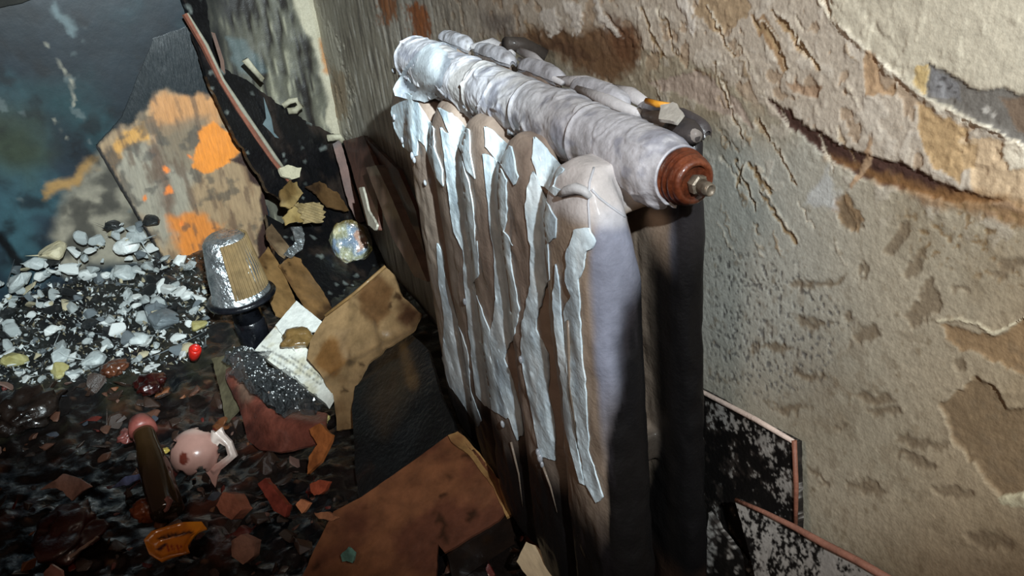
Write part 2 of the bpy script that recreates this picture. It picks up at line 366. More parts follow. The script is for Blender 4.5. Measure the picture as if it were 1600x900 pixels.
# grey speckled rough zone and dug-out dimples lower down
spk = ss(fbm(Q, 330, 88, 2), .12, .4)*ss(sdpoly(j2, [(1105, 380), (1200, 390), (1270, 420), (1330, 500), (1290, 600), (1150, 640), (1100, 600)]), -20, 25)
C_ = mix(C_, c(98, 96, 92, .55), spk*.85); h -= .0012*spk
spk = ss(fbm(Q, 300, 98, 2), .1, .4)*ss(sdpoly(j2, [(1400, 330), (1600, 310), (1600, 450), (1500, 430), (1440, 400)]), -20, 25)
C_ = mix(C_, c(124, 100, 66, .6), spk*.8); h -= .001*spk
for u, v, a, b, ang in ((1325, 342, 12, 24, -35), (1400, 372, 12, 34, 38), (1432, 410, 10, 26, 35), (1445, 478, 22, 42, 25), (1345, 425, 6, 20, 0), (1258, 442, 20, 7, -5), (1300, 438, 22, 6, -15),
                         (1262, 506, 26, 10, 5), (1345, 532, 10, 24, 50), (1325, 503, 8, 10, 0), (1205, 548, 34, 7, 0), (1265, 590, 24, 6, 12), (1365, 620, 34, 9, 6), (1238, 637, 28, 8, 6), (1380, 642, 30, 8, -6),
                         (1440, 690, 40, 9, 2), (1490, 770, 40, 9, 6), (1355, 765, 34, 8, 20), (1308, 667, 10, 4, 0), (1500, 450, 10, 5, 0), (1430, 720, 26, 14, 25), (1280, 740, 20, 7, 50), (1570, 420, 30, 10, -30), (1500, 568, 10, 12, 0), (1540, 845, 44, 10, 12)):
    t = np.radians(np.arange(0, 360, 36)); ca, sa = math.cos(math.radians(ang)), math.sin(math.radians(ang))
    poly = [(u+a*math.cos(q)*ca-b*math.sin(q)*-sa*-1, v+a*math.cos(q)*sa+b*math.sin(q)*ca) for q in t]
    patch(poly, c(118, 102, 80, .55), -.0018, 5, j2+14*np.stack((n3, n1), 1), .75, lip=.0003)
patch([(1468, 628), (1500, 610), (1520, 585), (1560, 610), (1572, 640), (1640, 640), (1640, 780), (1565, 775), (1520, 720), (1490, 690)], c(120, 100, 74), -.003, 2, j, .9, lip=.0012)
patch([(1470, 505), (1520, 520), (1560, 530), (1600, 500), (1640, 560), (1600, 590), (1540, 560), (1480, 535)], c(138, 112, 80), -.0015, 2, j, .9, lip=.001)
stroke([(1465, 500), (1520, 505), (1555, 525), (1600, 495), (1700, 480)], [2, 2, 3, 2, 2], c(206, 196, 166), .002, 1.5)
patch([(1565, 775), (1610, 770), (1640, 790), (1570, 790)], c(190, 182, 150), .001, 2)
patch([(1260, 320), (1290, 260), (1310, 330)], c(196, 200, 198), .0004, 6, j2, .6)
rough = fbm(Q, 150, 123, 4)
h += .0007*rough*ss(px[:, 0], 1000, 1100)*ss(px[:, 1], 260, 420)*.7
C_ = mix(C_, c(120, 104, 80, .6), ss(rough, .25, .55)*.55*ss(px[:, 1], 200, 400))
C_ = mix(C_, c(120, 104, 82, .6), ss(fbm(Q, 110, 301, 4), .16, .3)*ss(px[:, 1]-.15*px[:, 0], 150, 300)*ss(px[:, 0], 1050, 1100)*.32)
C_[:, :3] *= np.array((1.24, 1.26, 1.32)); C_[:, :3] *= (1.*(1+.08*n3+.09*fbm(Q, 90, 171, 3)*ss(px[:, 0], 900, 1050)))[:, None]
P[:, 1] = -h*.5
wall_right = new('wall_right', P, grid(len(xs), len(zs)), M_wall, cols=C_); tag(wall_right, kind='structure')
bpy.context.view_layer.update()

# ---- far wall, with sooty streaks
ys = np.concatenate((np.arange(0, -.34, -.004), np.arange(-.34, -1.6, -.05))); zz = np.concatenate((np.arange(0, .24, .03), np.arange(.24, .75, .004), np.arange(.75, 1.5, .05)))
Yg, Zg = np.meshgrid(ys, zz, indexing='ij'); P = np.stack((np.full(Yg.size, -.873), Yg.ravel(), Zg.ravel()), 1); px = proj(P); Q = P[:, [1, 2]]
st = fbm(np.stack((Q[:, 0], Q[:, 1]*.13), 1), 120, 5, 4); n2 = fbm(Q, 18, 7, 4); jj = px+14*np.stack((fbm(Q, 30, 1), fbm(Q, 30, 2)), 1)
C_ = np.tile(c(92, 90, 78, .5), (len(P), 1)); C_ = mix(C_, c(34, 30, 27, .4), ss(st+.4*n2, -.1, .3)); C_ = mix(C_, c(150, 146, 126, .5), ss(st, -.22, -.45)*.9)
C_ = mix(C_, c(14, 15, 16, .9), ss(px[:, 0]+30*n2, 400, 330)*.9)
C_ = mix(C_, c(92, 108, 110, .4), ss(sdpoly(jj, [(355, 55), (385, 60), (420, 110), (400, 120), (370, 110)]), -5, 5)*.6)
d = sdline(jj, [(470, -10), (500, 60), (520, 130), (528, 210)], [18, 16, 14, 12]); C_ = mix(C_, c(180, 172, 150, .6), ss(d, 4, -4))
d = sdline(jj, [(503, 70), (512, 105)], [6, 8]); C_ = mix(C_, c(176, 112, 44, .6), ss(d, 4, -4)*.8)
P[:, 0] += .006*st + .003*n2
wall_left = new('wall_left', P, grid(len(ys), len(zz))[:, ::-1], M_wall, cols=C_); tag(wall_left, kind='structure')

# ---- floor slab and the bed of burnt debris on it
P = np.array([(x, y, 0) for x in np.linspace(-.9, 1.6, 12) for y in np.linspace(-1.6, 0, 10)], float)
fl = new('floor', P, grid(12, 10)[:, ::-1], M_char); tag(fl, kind='structure')
def bedz(x, y):
    x = np.asarray(x, float); y = np.asarray(y, float)
    r = .075 + .085*ss(x, -.38, -.84)*ss(y, -.18, -.34) - .03*ss(y, -.16, -.03)*ss(x, -.6, -.2)
    return r
gx, gy = np.arange(-.87, 1.3, .006), np.arange(-1.25, -.004, .006)
A, B_ = np.meshgrid(gx, gy, indexing='ij'); P = np.stack((A.ravel(), B_.ravel(), np.zeros(A.size)), 1)
n1 = fbm(P, 22, 3, 4); n2 = fbm(P, 70, 4, 4); n3 = fbm(P, 9, 6, 3); ridg = 1-np.abs(fbm(P, 34, 12, 3))*2.2
P[:, 2] = bedz(P[:, 0], P[:, 1]) + .012*n1 + .006*n2 + .006*ridg - .012
C_ = np.tile(c(26, 20, 18, .3), (len(P), 1)); C_ = mix(C_, c(74, 38, 26, .32), ss(n1, .12, .4)); C_ = mix(C_, c(12, 14, 17, .2), ss(n3, 0, -.3)); C_ = mix(C_, c(104, 74, 56, .4), ss(n2, .38, .52)*.8)
C_ = mix(C_, c(46, 48, 34, .35), ss(P[:, 0], -.35, -.5)*ss(n1, -.1, .3)*.8)
C_ = mix(C_, c(30, 32, 33, .35), ss(P[:, 0], -.42, -.6)*.7)
bed = new('charred_debris', P, grid(len(gx), len(gy)), M_wet, cols=C_)
tag(bed, 'wet black and brown charred debris spread over the floor', 'debris', kind='stuff')

# ================================================================ RADIATOR
HY, HZ, BZ = -.108, .637, .15
def section_mesh():
    bm = bmesh.new()
    loft(bm, [ellring(0, y, z, hx, hy, 28, 3.2) for z, y, hx, hy in ((.118, -.138, .016, .008), (.126, -.142, .030, .016), (.15, -.147, .041, .021), (.19, -.148, .0445, .0250), (.55, -.147, .0445, .0250), (.585, -.149, .043, .0225), (.612, -.149, .036, .019), (.634, -.148, .024, .013), (.642, -.147, .012, .006))])
    loft(bm, [ellring(0, y, z, hx, hy, 28, 3.2) for z, y, hx, hy in ((.118, -.085, .016, .006), (.13, -.085, .034, .012), (.17, -.085, .045, .0165), (.58, -.085, .045, .0165), (.63, -.083, .043, .0145), (.648, -.076, .038, .0100), (.656, -.073, .026, .007), (.659, -.073, .014, .004))])
    for zc in (HZ, BZ):
        rings = []
        for x, r in ((-.0505, .0170), (-.044, .0185), (-.02, .0192), (.02, .0192), (.044, .0185), (.0505, .0170)):
            rings.append([(x, HY+r*math.cos(t), zc+r*math.sin(t)) for t in [2*math.pi*i/24 for i in range(24)]])
        loft(bm, rings)
    def box(x0, x1, y0, y1, z0, z1):
        loft(bm, [[(x0, y0, z), (x1, y0, z), (x1, y1, z), (x0, y1, z)] for z in (z0, z1)])
    box(-.017, .017, -.148, -.088, .60, .640); box(-.017, .017, -.148, -.088, .135, .165); box(-.012, .012, -.13, -.10, .36, .39)
    box(-.030, -.020, -.115, -.088, .632, .654); box(.020, .030, -.115, -.088, .632, .654)
    bmesh.ops.recalc_face_normals(bm, faces=bm.faces[:])
    me = bpy.data.meshes.new('tmp'); bm.to_mesh(me); bm.free()
    o = bpy.data.objects.new('tmp', me); COL.objects.link(o)
    r = o.modifiers.new('r', 'REMESH'); r.mode = 'VOXEL'; r.voxel_size = .0026
    s = o.modifiers.new('s', 'SMOOTH'); s.iterations = 5; s.factor = .6
    dg = bpy.context.evaluated_depsgraph_get(); e = o.evaluated_get(dg).to_mesh()
    V = np.zeros(len(e.vertices)*3); e.vertices.foreach_get('co', V); V = V.reshape(-1, 3); Fc = [tuple(p.vertices) for p in e.polygons]
    bpy.data.objects.remove(o); bpy.data.meshes.remove(me)
    return V, Fc
SV, SF = section_mesh()
rad = thing('cast_iron_radiator', (.25, -.12, 0.118), 'five-section cast-iron radiator with sagging silver paint and near-black lower half', 'radiator')
def darkness(P):                                    # how dark the cast iron is, by place on it
    n = fbm(P*np.array((1, 1, .22)), 45, 4, 4); n2 = fbm(P, 14, 8, 3)
    zt = np.interp(P[:, 0], [0, .09, .243, .334, .5], [.20, .235, .30, .315, .345])
    zt = zt + .09*ss(P[:, 0], .482, .490)
    low = ss(P[:, 2] + .03*n + .02*n2 - zt, .045, -.035)
    back = ss(P[:, 1]+.008*n+.008*ss(P[:, 2], .54, .42)-.010*ss(P[:, 2], .50, .57), -.160, -.142)*ss(P[:, 2]+.02*n, .585, .54)*ss(P[:, 0], .44, .47)
    return np.clip(low+back, 0, 1), n, n2
def radpaint(P, px_):
    s, n, n2 = darkness(P)
    K = np.tile(c(142, 126, 114, .5), (len(P), 1)); K = mix(K, c(108, 92, 84, .5), ss(n, .05, .4)*.7); K = mix(K, c(158, 144, 130, .5), ss(n2, .1, .4)*.5)
    near = ss(P[:, 0], .40, .42); K = mix(K, c(146, 130, 114, .5), near*.85)
    K = mix(K, c(122, 128, 146, .45), near*ss(P[:, 0], .480, .488)*.9*ss(P[:, 2]+.02*n, .38, .5))
    K = mix(K, c(206, 205, 208, .45), ss(P[:, 2]+.006*n, .600, .612)*.6*near)
    K = mix(K, c(86, 80, 78, .5), ss(P[:, 1], -.098, -.092)*.75*ss(n2+.3, 0, .4))
    K = mix(K, c(34, 32, 34, .4), ss(P[:, 1], -.104, -.096)*ss(P[:, 0], .47, .49))
    K = mix(K, c(9, 8, 9, .62), s*.99)
    K = mix(K, c(70, 50, 38, .5), s*ss(P[:, 2]+.02*n, .26, .20)*ss(P[:, 1], -.12, -.11)*ss(P[:, 0], .38, .45)*.75)
    K = mix(K, c(62, 58, 64, .45), s*ss(n, .15, .4)*.4*ss(P[:, 2], .2, .4)*ss(P[:, 1], -.12, -.13))
    return K
secs = []; combined_v = []; combined_f = []
for k in range(5):
    V = SV + np.array((.05+.1*k, 0, 0)); V = V + .0011*np.stack((noise(V, 60, k), noise(V, 60, k+9), noise(V, 60, k+19)), 1)
    V = V + np.stack((0*V[:, 0], .033*(1-k/4)*ss(V[:, 1], -.118, -.138), -.026*(1-k/4)*ss(V[:, 1], -.118, -.138)*ss(V[:, 2], .5, .6)), 1)
    V = V + np.stack((0*V[:, 0], (.004*math.sin(k*2.1))*ss(V[:, 2], .5, .2), 0*V[:, 0]), 1)
    rr_ = V-np.array((.05+.1*k, 0, 0)); rr_[:, 1] += np.where(V[:, 1] < -.115, .148, .085); rr_[:, 2] = 0; rr_ /= np.linalg.norm(rr_, axis=1)[:, None]+1e-6
    V = V + rr_*(.0022*fbm(V*np.array((1, 1, .16)), 55, 40+k, 3) + .0012*fbm(V*np.array((1, 1, .5)), 120, 50+k, 3))[:, None]*ss(V[:, 2], .60, .56)[:, None]
    o = new('section', V, SF, M_rad, rad, cols=radpaint(V, None)); secs.append(o)
    b0 = len(combined_v); combined_v += [tuple(v) for v in V]; combined_f += [tuple(i+b0 for i in f) for f in SF]
BV = BVHTree.FromPolygons(combined_v, combined_f)
# paint coat over the top tube, one cracked sleeve per section
ctv, ctf = [], []
for k in range(5):
    x0, x1 = .1*k-.003, .1*k+.1015; 
    if k == 0: x0 = .012
    if k == 4: x1 = .509
    nx, nt = 80, 74; X = np.linspace(x0, x1, nx); T = np.linspace(0, 1, nt); XX, TT = np.meshgrid(X, T, indexing='ij')
    q2 = np.stack((X*1., X*0+k), 1)
    end = 262 + 22*fbm(q2, 70, k, 3) + 12*noise(q2, 220, k) - (12 if k == 4 else 0) - (10 if k == 0 else 0)
    beg = 48 + 14*noise(q2, 50, k+7)
    th = np.radians(beg[:, None] + (end-beg)[:, None]*TT)          # 90 = up, 180 = front
    R = .0242 + .0014*np.sin((XX-x0)/(x1-x0)*math.pi) - (.0034*ss(XX, .492, .506) if k == 4 else 0)
    PP = np.stack((XX, HY+R*np.cos(th)*1.0, HZ+R*np.sin(th)), -1).reshape(-1, 3)
    nn = np.stack((0*th, np.cos(th), np.sin(th)), -1).reshape(-1, 3)
    bub = ss(TT.ravel(), .72, .95)*(1 if k < 3 else .45)
    q_ = (.55 if k == 4 else 1.)
    q_ = q_*(1-.9*ss(PP[:, 0], .49, .50)) if k == 4 else q_
    dsp = .0030*q_*fbm(PP, 30, 3, 2)+.0007*fbm(PP, 170, 5, 2)*q_ + bub*(.011*np.abs(fbm(PP, 110, 8, 2))+.003*noise(PP, 70, 2)) + .0011*k*0 + .0018*ss(np.abs(fbm(PP*np.array((1, .4, 1)), 26, 66+k, 2)), .05, .0)*q_
    edge = np.exp(-((XX.ravel()-x0)/.003)**2)*.0022+np.exp(-((XX.ravel()-x1)/.0028)**2)*-.0035*(0 if k == 4 else 1)
    skew = .010*(TT.ravel()-.4)*(1 if k % 2 else .5)
    PP = PP + nn*(dsp+edge)[:, None]; PP[:, 0] += skew*ss(XX.ravel(), x1, x0)*0 + skew
    n_ = fbm(PP, 70, 31, 4); nb = fbm(PP, 25, 33, 3)
    K = np.tile(c(186, 186, 192, .5), (len(PP), 1)); K = mix(K, c(132, 134, 148, .45), ss(n_, .0, .35)*.7); K = mix(K, c(176, 170, 160, .55), ss(nb, .05, .35)*.5*(1 if k in (1, 2) else .35))
    K = mix(K, c(112, 100, 92, .6), ss(fbm(PP, 160, 35, 3), .3, .45)*bub)
    K = mix(K, c(120, 124, 136, .4), ss(TT.ravel()*nt, 16, 4)*.35)
    K = mix(K, c(150, 140, 132, .5), ss(sdline(np.stack((XX.ravel(), TT.ravel()*.1), 1), [(x0+.01, .075), (x1-.02, .082)]), .012, .006)*ss(n_, 0, .2)*(.7 if k == 4 else .2))
    inner = PP - nn*.0022; nv = len(PP); G = grid(nx, nt)[:, ::-1]
    if k < 2: ctf += [tuple(int(i)+len(ctv) for i in f) for f in G]; ctv += [tuple(v) for v in PP]
    rim_ = []
    ids = np.arange(nv).reshape(nx, nt)
    loopi = list(ids[:, 0]) + list(ids[-1, 1:]) + list(ids[-2::-1, -1]) + list(ids[0, -2:0:-1])
    for a, b in zip(loopi, loopi[1:]+loopi[:1]): rim_.append((a, b, b+nv, a+nv))
    o = new('paint_coat', np.concatenate((PP, inner)), [tuple(f) for f in G]+[tuple(int(i)+nv for i in f[::-1]) for f in G]+rim_, M_coat, rad, cols=np.concatenate((K, K*.5)))
for k in range(5):
    nx, nt = 40, 26; X = np.linspace(.1*k+.009, .1*k+.091, nx); T = np.radians(np.linspace(20, 160, nt)); XX, TT = np.meshgrid(X, T, indexing='ij')
    tt = np.clip(1-np.abs((XX-.1*k-.05)/.041)**3, 0.02, 1)
    PP = np.stack((XX, -.072+.0105*np.cos(TT)*tt**.3, .651+.0145*np.sin(TT)*tt**.3), -1).reshape(-1, 3)
    PP = PP + .0012*np.stack((noise(PP, 90, k), noise(PP, 90, k+5), fbm(PP, 110, k+6, 3)*1.2), 1)
    n_ = fbm(PP, 70, 31, 4); K = mix(np.tile(c(176, 176, 182, .5), (len(PP), 1)), c(112, 108, 108, .5), ss(n_, -.05, .3)*.8)
    if k == 4: K = mix(K, c(64, 60, 62, .45), ss(PP[:, 0], .41, .44))
    inner = PP-np.array((0, 0, .003)); nv = len(PP); G = grid(nx, nt)
    new('paint_coat', np.concatenate((PP, inner)), [tuple(f) for f in G[:, ::-1]]+[tuple(int(i)+nv for i in f) for f in G], M_coat, rad, cols=np.concatenate((K, K*.5)))
# bubbles of paint hanging along the lower edge of the coat
bv, bf = [], []
for k in range(110):
    x = random.uniform(0, .36) if k < 80 else random.uniform(-.02, .05); a = math.radians(random.uniform(205, 262)); r = random.uniform(.0012, .0036)
    V, Fc = blob((x, HY+.0245*math.cos(a), HZ+.0255*math.sin(a)-.001), r, .3, 300, k, 1); b0 = len(bv); bv += list(V); bf += [tuple(i+b0 for i in f) for f in Fc]
M_drop = mat('silver paint drops', [(.35, c(120, 124, 132)), (.65, c(176, 180, 184))], scale=60, rough=.3, bump=.2, coat=.4)
tag(new('paint_bubbles', bv, bf, M_drop, rad), kind='stuff')
# ribbons of silver paint sagging down the columns, also painting in their lit faces
def c7(L_): return [(580+x*.4, 40+y*.4) for x, y in L_]
def c8(L_): return [(640+x*.5778, 380+y*.5778) for x, y in L_]
ribbons = [
 c7([(95, 255), (150, 270), (182, 300), (236, 400), (238, 470), (266, 560), (268, 625), (246, 600), (225, 540), (205, 470), (182, 440), (180, 505), (165, 512), (130, 470), (100, 400), (88, 340)]),
 c7([(270, 320), (330, 355), (376, 410), (380, 500), (398, 600), (372, 570), (350, 490), (310, 420)]),
 c7([(284, 400), (330, 450), (358, 520), (385, 640), (400, 760), (406, 860)]) + c8([(182, 0), (186, 90), (172, 110), (188, 170), (215, 250), (240, 350), (255, 440), (262, 480), (235, 462), (200, 440), (178, 410), (170, 330), (163, 250), (150, 120), (146, 20)]) + c7([(330, 800), (310, 640), (298, 520)]),
 c7([(450, 400), (480, 415), (540, 480), (563, 590), (550, 620), (505, 540), (452, 480)]),
 c7([(443, 500), (485, 520), (524, 600), (526, 760), (515, 800), (545, 855)]) + c8([(268, 0), (275, 80), (292, 180), (276, 260), (252, 310), (266, 350), (292, 440), (300, 520), (284, 532), (262, 450), (228, 350), (222, 250), (234, 150), (230, 30)]) + c7([(470, 800), (460, 660)]),
 c7([(640, 440), (682, 470), (742, 565), (705, 625), (748, 652), (715, 664), (660, 610), (638, 520)]),
 c7([(632, 565), (660, 640), (682, 690), (715, 760), (712, 830)]) + c8([(372, 0), (376, 100), (346, 180), (340, 230), (372, 300), (370, 400), (386, 480), (388, 590), (352, 575), (320, 400), (305, 310), (308, 210), (330, 90), (328, 10)]) + c7([(612, 780), (604, 690)]),
 c7([(786, 800), (845, 790), (872, 850), (845, 880), (835, 900)]) + c8([(470, 60), (456, 100), (461, 250), (476, 400), (484, 560), (522, 690), (502, 702), (472, 650), (450, 500), (426, 350), (414, 190), (436, 140), (418, 100), (420, 30)]),
 c8([(78, 0), (90, 20), (97, 90), (124, 200), (152, 290), (160, 400), (186, 480), (178, 500), (150, 450), (108, 385), (92, 310), (95, 200), (82, 90)]),
 c8([(392, 60), (404, 120), (410, 200), (428, 330), (430, 430), (470, 650), (455, 640), (420, 500), (412, 400), (400, 300), (386, 160)]),
]
def onrad(u, v, off=0., back=-.128):
    r = ray(u, v); h_ = BV.ray_cast(Vector(CAM), Vector(r).normalized())
    p = None
    if h_[0] is not None and h_[0].y < back+.001: p = np.array(h_[0])
    if p is None: p = at(u, v, 1, back-.012*0)
    return p + np.array((0, -off, 0))
def drape(base, pxx):
    H_ = np.array([onrad(u, v) for u, v in pxx]); D = np.linalg.norm(H_-CAM, axis=1); q = base[:, [0, 2]]
    D2 = D.copy()
    for i in range(len(q)):
        w_ = ((q-q[i])**2).sum(1) < .008**2; D2[i] = min(D[i], .3*D[i]+.7*D[w_].mean())
    R_ = (H_-CAM)/D[:, None]
    rel = .0030*np.abs(fbm(base*np.array((1, 1, .35)), 70, 3, 3)) + .0016*fbm(base, 240, 6, 3)
    return CAM + R_*(D2-.0026-rel)[:, None] - base
def ribpaint(V, px_):
    n = fbm(V*np.array((1, 1, .3)), 60, 14, 4); K = np.tile(c(198, 214, 222, .36), (len(V), 1)); K = mix(K, c(150, 168, 182, .3), ss(n, .05, .4)*.6)
    K = mix(K, c(224, 232, 234, .4), ss(n, -.1, -.4)*.5)
    s = ss(V[:, 2]+.015*n-np.interp(V[:, 0], [0, .09, .243, .334, .5], [.20, .235, .30, .315, .345]), .02, -.05)
    return mix(K, c(16, 15, 16, .55), s*.98)
PLF = axplane(1, -.165)
for i, r_ in enumerate(ribbons):
    cx_ = np.mean([p[0] for p in r_])
    r_ = [(cx_+(u-cx_)*1.12, v) for u, v in r_] if i not in (7, 9) else r_
    slab('peeling_paint_lit', r_, PLF, .0014, M_rad, res=.0036, paint=ribpaint, parent=rad, rag=.0020, bend=drape, warp=0, seed=i+3)
for u, v, r in ((789, 661, .0038), (848, 714, .004), (851, 724, .003), (818, 560, .003), (730, 470, .003), (648, 243, .004), (651, 249, .003), (668, 285, .003), (845, 706, .0035), (632, 218, .003), (619, 182, .003)):
    p = onrad(u, v, .003); V, Fc = blob(p, r*.8, .3, 160, int(u), 2, (1, .8, 1.7)); new('paint_drop', V, Fc, M_drop, rad)
# thin runs of paint below the ribbons
for pts in ([(848, 722), (862, 760), (872, 800)], [(800, 690), (812, 740), (818, 790)], [(890, 500), (892, 600), (905, 700)]):
    V, Fc = tube([onrad(u, v, .0012) for u, v in pts], [.0014, .001, .0005], 8); new('paint_run', V, Fc, M_rad, rad, cols=np.tile(c(120, 108, 96, .4), (len(V), 1)))
# curled scroll of paint between the last two columns
V, Fc = tube([onrad(u, v, .004) for u, v in ((882, 302), (892, 296), (908, 292), (920, 296), (930, 306))], [.002, .0035, .004, .0035, .002], 10)
new('paint_curl', V, Fc, M_rad, rad, cols=np.tile(c(176, 176, 178, .45), (len(V), 1)))
# slumped folds of paint over the far end of the tube
BV2 = BVHTree.FromPolygons(combined_v+ctv, combined_f+[tuple(i+len(combined_v) for i in f) for f in ctf])
PFD = plane3((640, 95, .06), (700, 70, .08), (640, 160, .06), 0)
def foldb(b, q):
    D = []
    for u, v in q:
        r = ray(u, v); h_ = BV2.ray_cast(Vector(CAM), Vector(r).normalized())
        D.append(min(h_[3], 1.03*np.linalg.norm(at(u, v, 0, .02)-CAM)) if h_[0] is not None and h_[0].x < .25 and h_[0].y < -.09 else np.linalg.norm(at(u, v, 0, .012)-CAM))
    D = np.array(D); D2 = D.copy()
    for i in range(len(D)):
        w_ = ((q-q[i])**2).sum(1) < 12**2; D2[i] = .15*D[i]+.85*D[w_].mean()
    R_ = (b-CAM)/np.linalg.norm(b-CAM, axis=1)[:, None]
    f_ = np.sin((q[:, 0]*.93+q[:, 1]*.30+8*fbm(b, 40, 3, 3))/8.5)*.0042+.002*fbm(b, 90, 5, 3)
    return CAM + R_*(D2-.0060-f_)[:, None] - b
def foldp(V, q):
    n = fbm(V, 60, 3, 3); return mix(np.tile(c(186, 194, 200, .4), (len(V), 1)), c(84, 86, 100, .35), ss(np.sin((q[:, 0]*.93+q[:, 1]*.30+8*n)/8.5), -.5, -.95)*.6)
slab('paint_fold', [(632, 108), (650, 84), (668, 70), (690, 66), (712, 72), (716, 90), (700, 118), (690, 150), (664, 160), (640, 156), (618, 150), (615, 140), (624, 122)], PFD, .003, M_rad, .0032, foldp, rad, .001, foldb)
# raised casting edges of the near end
def ridge(pts, r, col, blk=None):
    pp = []
    for (u0, v0), (u1, v1) in zip(pts, pts[1:]):
        for t in np.linspace(0, 1, 5)[:-1]: pp.append(onrad(u0+(u1-u0)*t, v0+(v1-v0)*t, 0, -.06))
    pp.append(onrad(*pts[-1], 0, -.06)); V, Fc = tube(pp, r, 8)
    K = np.tile(col, (len(V), 1)); K = mix(K, c(40, 37, 42, .4), darkness(V)[0]*.85); new('casting_ridge', V, Fc, M_rad, rad, cols=K)
ridge([(928, 262), (921, 285), (919, 320), (921, 350), (924, 385)], .0009, c(176, 178, 184, .4))
ridge([(924, 296), (936, 309), (950, 320), (964, 330), (980, 341)], .0010, c(176, 178, 184, .4))
# rusty threaded end plug with its steel pin
sc8 = .86
prof = [(r*sc8, h*.8) for r, h in [(.0215, 0), (.0225, .002), (.0225, .005), (.0198, .006), (.0212, .008), (.0212, .010), (.0188, .0115), (.0200, .0135), (.0200, .016), (.0180, .0175), (.0185, .021), (.0160, .024), (.0135, .0245), (.0130, .021), (.001, .0205)]]
V, Fc = lathe(prof, (.507, HY, HZ), (1, 0, 0), 48, .0006); plug = new('end_plug', V, Fc, M_rust, rad, smooth=True); tag(plug, 'rust-brown ribbed end plug')
V, Fc = lathe([(.0062, 0), (.0070, .002), (.0070, .006), (.0058, .007)], (.523, HY+.001, HZ-.001), (1, .05, -.03), 6); new('pin_nut', V, Fc, M_steel, plug, smooth=False)
V, Fc = lathe([(.0048, 0), (.0048, .008), (.0042, .0105), (.0036, .011), (.003, .0095), (.001, .009)], (.5285, HY+.0015, HZ-.0015), (1, .05, -.03), 20, .0002); new('pin', V, Fc, M_steel, plug)
# sagging paint lumps and bridges along the rear lobes
for i, (pts, r) in enumerate((([(735, 72), (770, 68), (800, 84)], .006), ([(800, 72), (835, 92), (868, 118)], .0055), ([(812, 92), (845, 112), (880, 130)], .004), ([(870, 124), (915, 130), (960, 140)], .007), ([(900, 140), (950, 158), (1000, 178)], .006), ([(955, 138), (985, 148), (1005, 160)], .006), ([(1000, 172), (1045, 190), (1090, 212)], .007))):
    V, Fc = tube([at(u, v, 2, .656) for u, v in pts], [r*.5, r, r*.6], 12); V += .0015*np.stack((noise(V, 120, i), noise(V, 120, i+1), noise(V, 120, i+2)), 1)
    dark = i == 6
    new('paint_lump', V, Fc, M_rad, rad, cols=np.tile(c(128, 122, 118, .5) if dark else c(190, 188, 190, .45), (len(V), 1)))
bx0 = at(1085, 205, 0, .49)
V, Fc = blob((.478, -.082, .655), .012, .2, 60, 5, 3, (1.6, .9, .7)); new('burnt_cap', V, Fc, M_rad, rad, cols=np.tile(c(58, 54, 54, .45), (len(V), 1)))
V, Fc = blob(at(815, 70, 1, -.045), .009, .3, 60, 5, 3, (1.5, .8, .8)); V2, F2 = tube([at(790, 68, 1, -.06), at(815, 70, 1, -.04), at(850, 90, 1, -.02)], [.007, .008, .009], 12)
new('wall_bracket', V2, F2, M_rad, rad, cols=np.tile(c(66, 60, 56, .5), (len(V2), 1)))
# loose bits lying on the radiator
p = at(1030, 160, 2, .672)
V, Fc = tube([at(u, v, 2, .671) for u, v in ((1010, 157), (1028, 163), (1050, 164))], [.0022, .0026, .0014], 6)
M_or = ramp2(c(196, 128, 30), c(220, 160, 60), 'orange plastic', scale=60, rough=.5)
tag(new('plastic_strip', V, Fc, M_or), 'thin orange strip lying on the back edge of the radiator top', 'scrap')
slab('plaster_flake', [(1032, 166), (1052, 160), (1068, 176), (1058, 190), (1030, 188)], plane3((1032, 166, .672), (1068, 176, .672), (1040, 190, .667)), .003, M_paint, .003, lambda V, q: c(172, 168, 160)).name = 'plaster_flake'
tag(bpy.data.objects['plaster_flake'], 'small pale flake resting on the radiator top by the orange strip', 'flake')

# ================================================================ LEANING BOARDS AT THE RIGHT WALL
def board_paint(white, tanedge, sc=60, seed=0, dirn=None, am=1.):
    def f(V, q):
        Q_ = V*np.array((1, 1, .25)) if dirn else V
        n = fbm(Q_, sc, seed, 5, .65); K = np.tile(c(20, 18, 17, .45), (len(V), 1)); K = mix(K, c(52, 46, 42, .5), ss(n, 0, .3))
        m_ = white(q)*am; g_ = fbm(V, 420, 77, 2); K = mix(K, c(160, 156, 150, .6), ss(n*1.2+m_*.9+g_*.8, .42, .70)*.9)
        return K
    return f
PB = plane3((1110, 620, -.016), (1243, 690, -.014), (1243, 820, -.022), 1)
b1 = thing('charred_board', tuple(at(1180, 760, 1, -.02)), 'black charred board with white dust leaning on the wall right of the radiator', 'board')
w1 = lambda q: np.exp(-(sdline(q, [(1130, 645), (1200, 690), (1225, 780)])/22)**2)*.62-.1
slab('face', [(1020, 572), (1110, 620), (1243, 692), (1245, 830), (1130, 900), (1060, 960), (1000, 940)], PB, .007, M_paint, .0014, board_paint(w1, 0, 90, 3), b1, .0008)
V, Fc = tube([hit(1030, 577, PB), hit(1110, 619, PB), hit(1180, 655, PB), hit(1240, 690, PB)], [.0022, .0024, .0026, .002], 8); new('edge_strip', V, Fc, M_paint, b1, cols=np.tile(c(196, 176, 164), (len(V), 1)))
V, Fc = tube([hit(1241, 688, PB), hit(1244, 760, PB), hit(1243, 830, PB)], [.0022, .0022, .0018], 8); new('edge_strip', V, Fc, M_paint, b1, cols=np.tile(c(128, 82, 64), (len(V), 1)))
PC = plane3((1150, 780, -.040), (1380, 900, -.024), (1210, 960, -.055), 1)
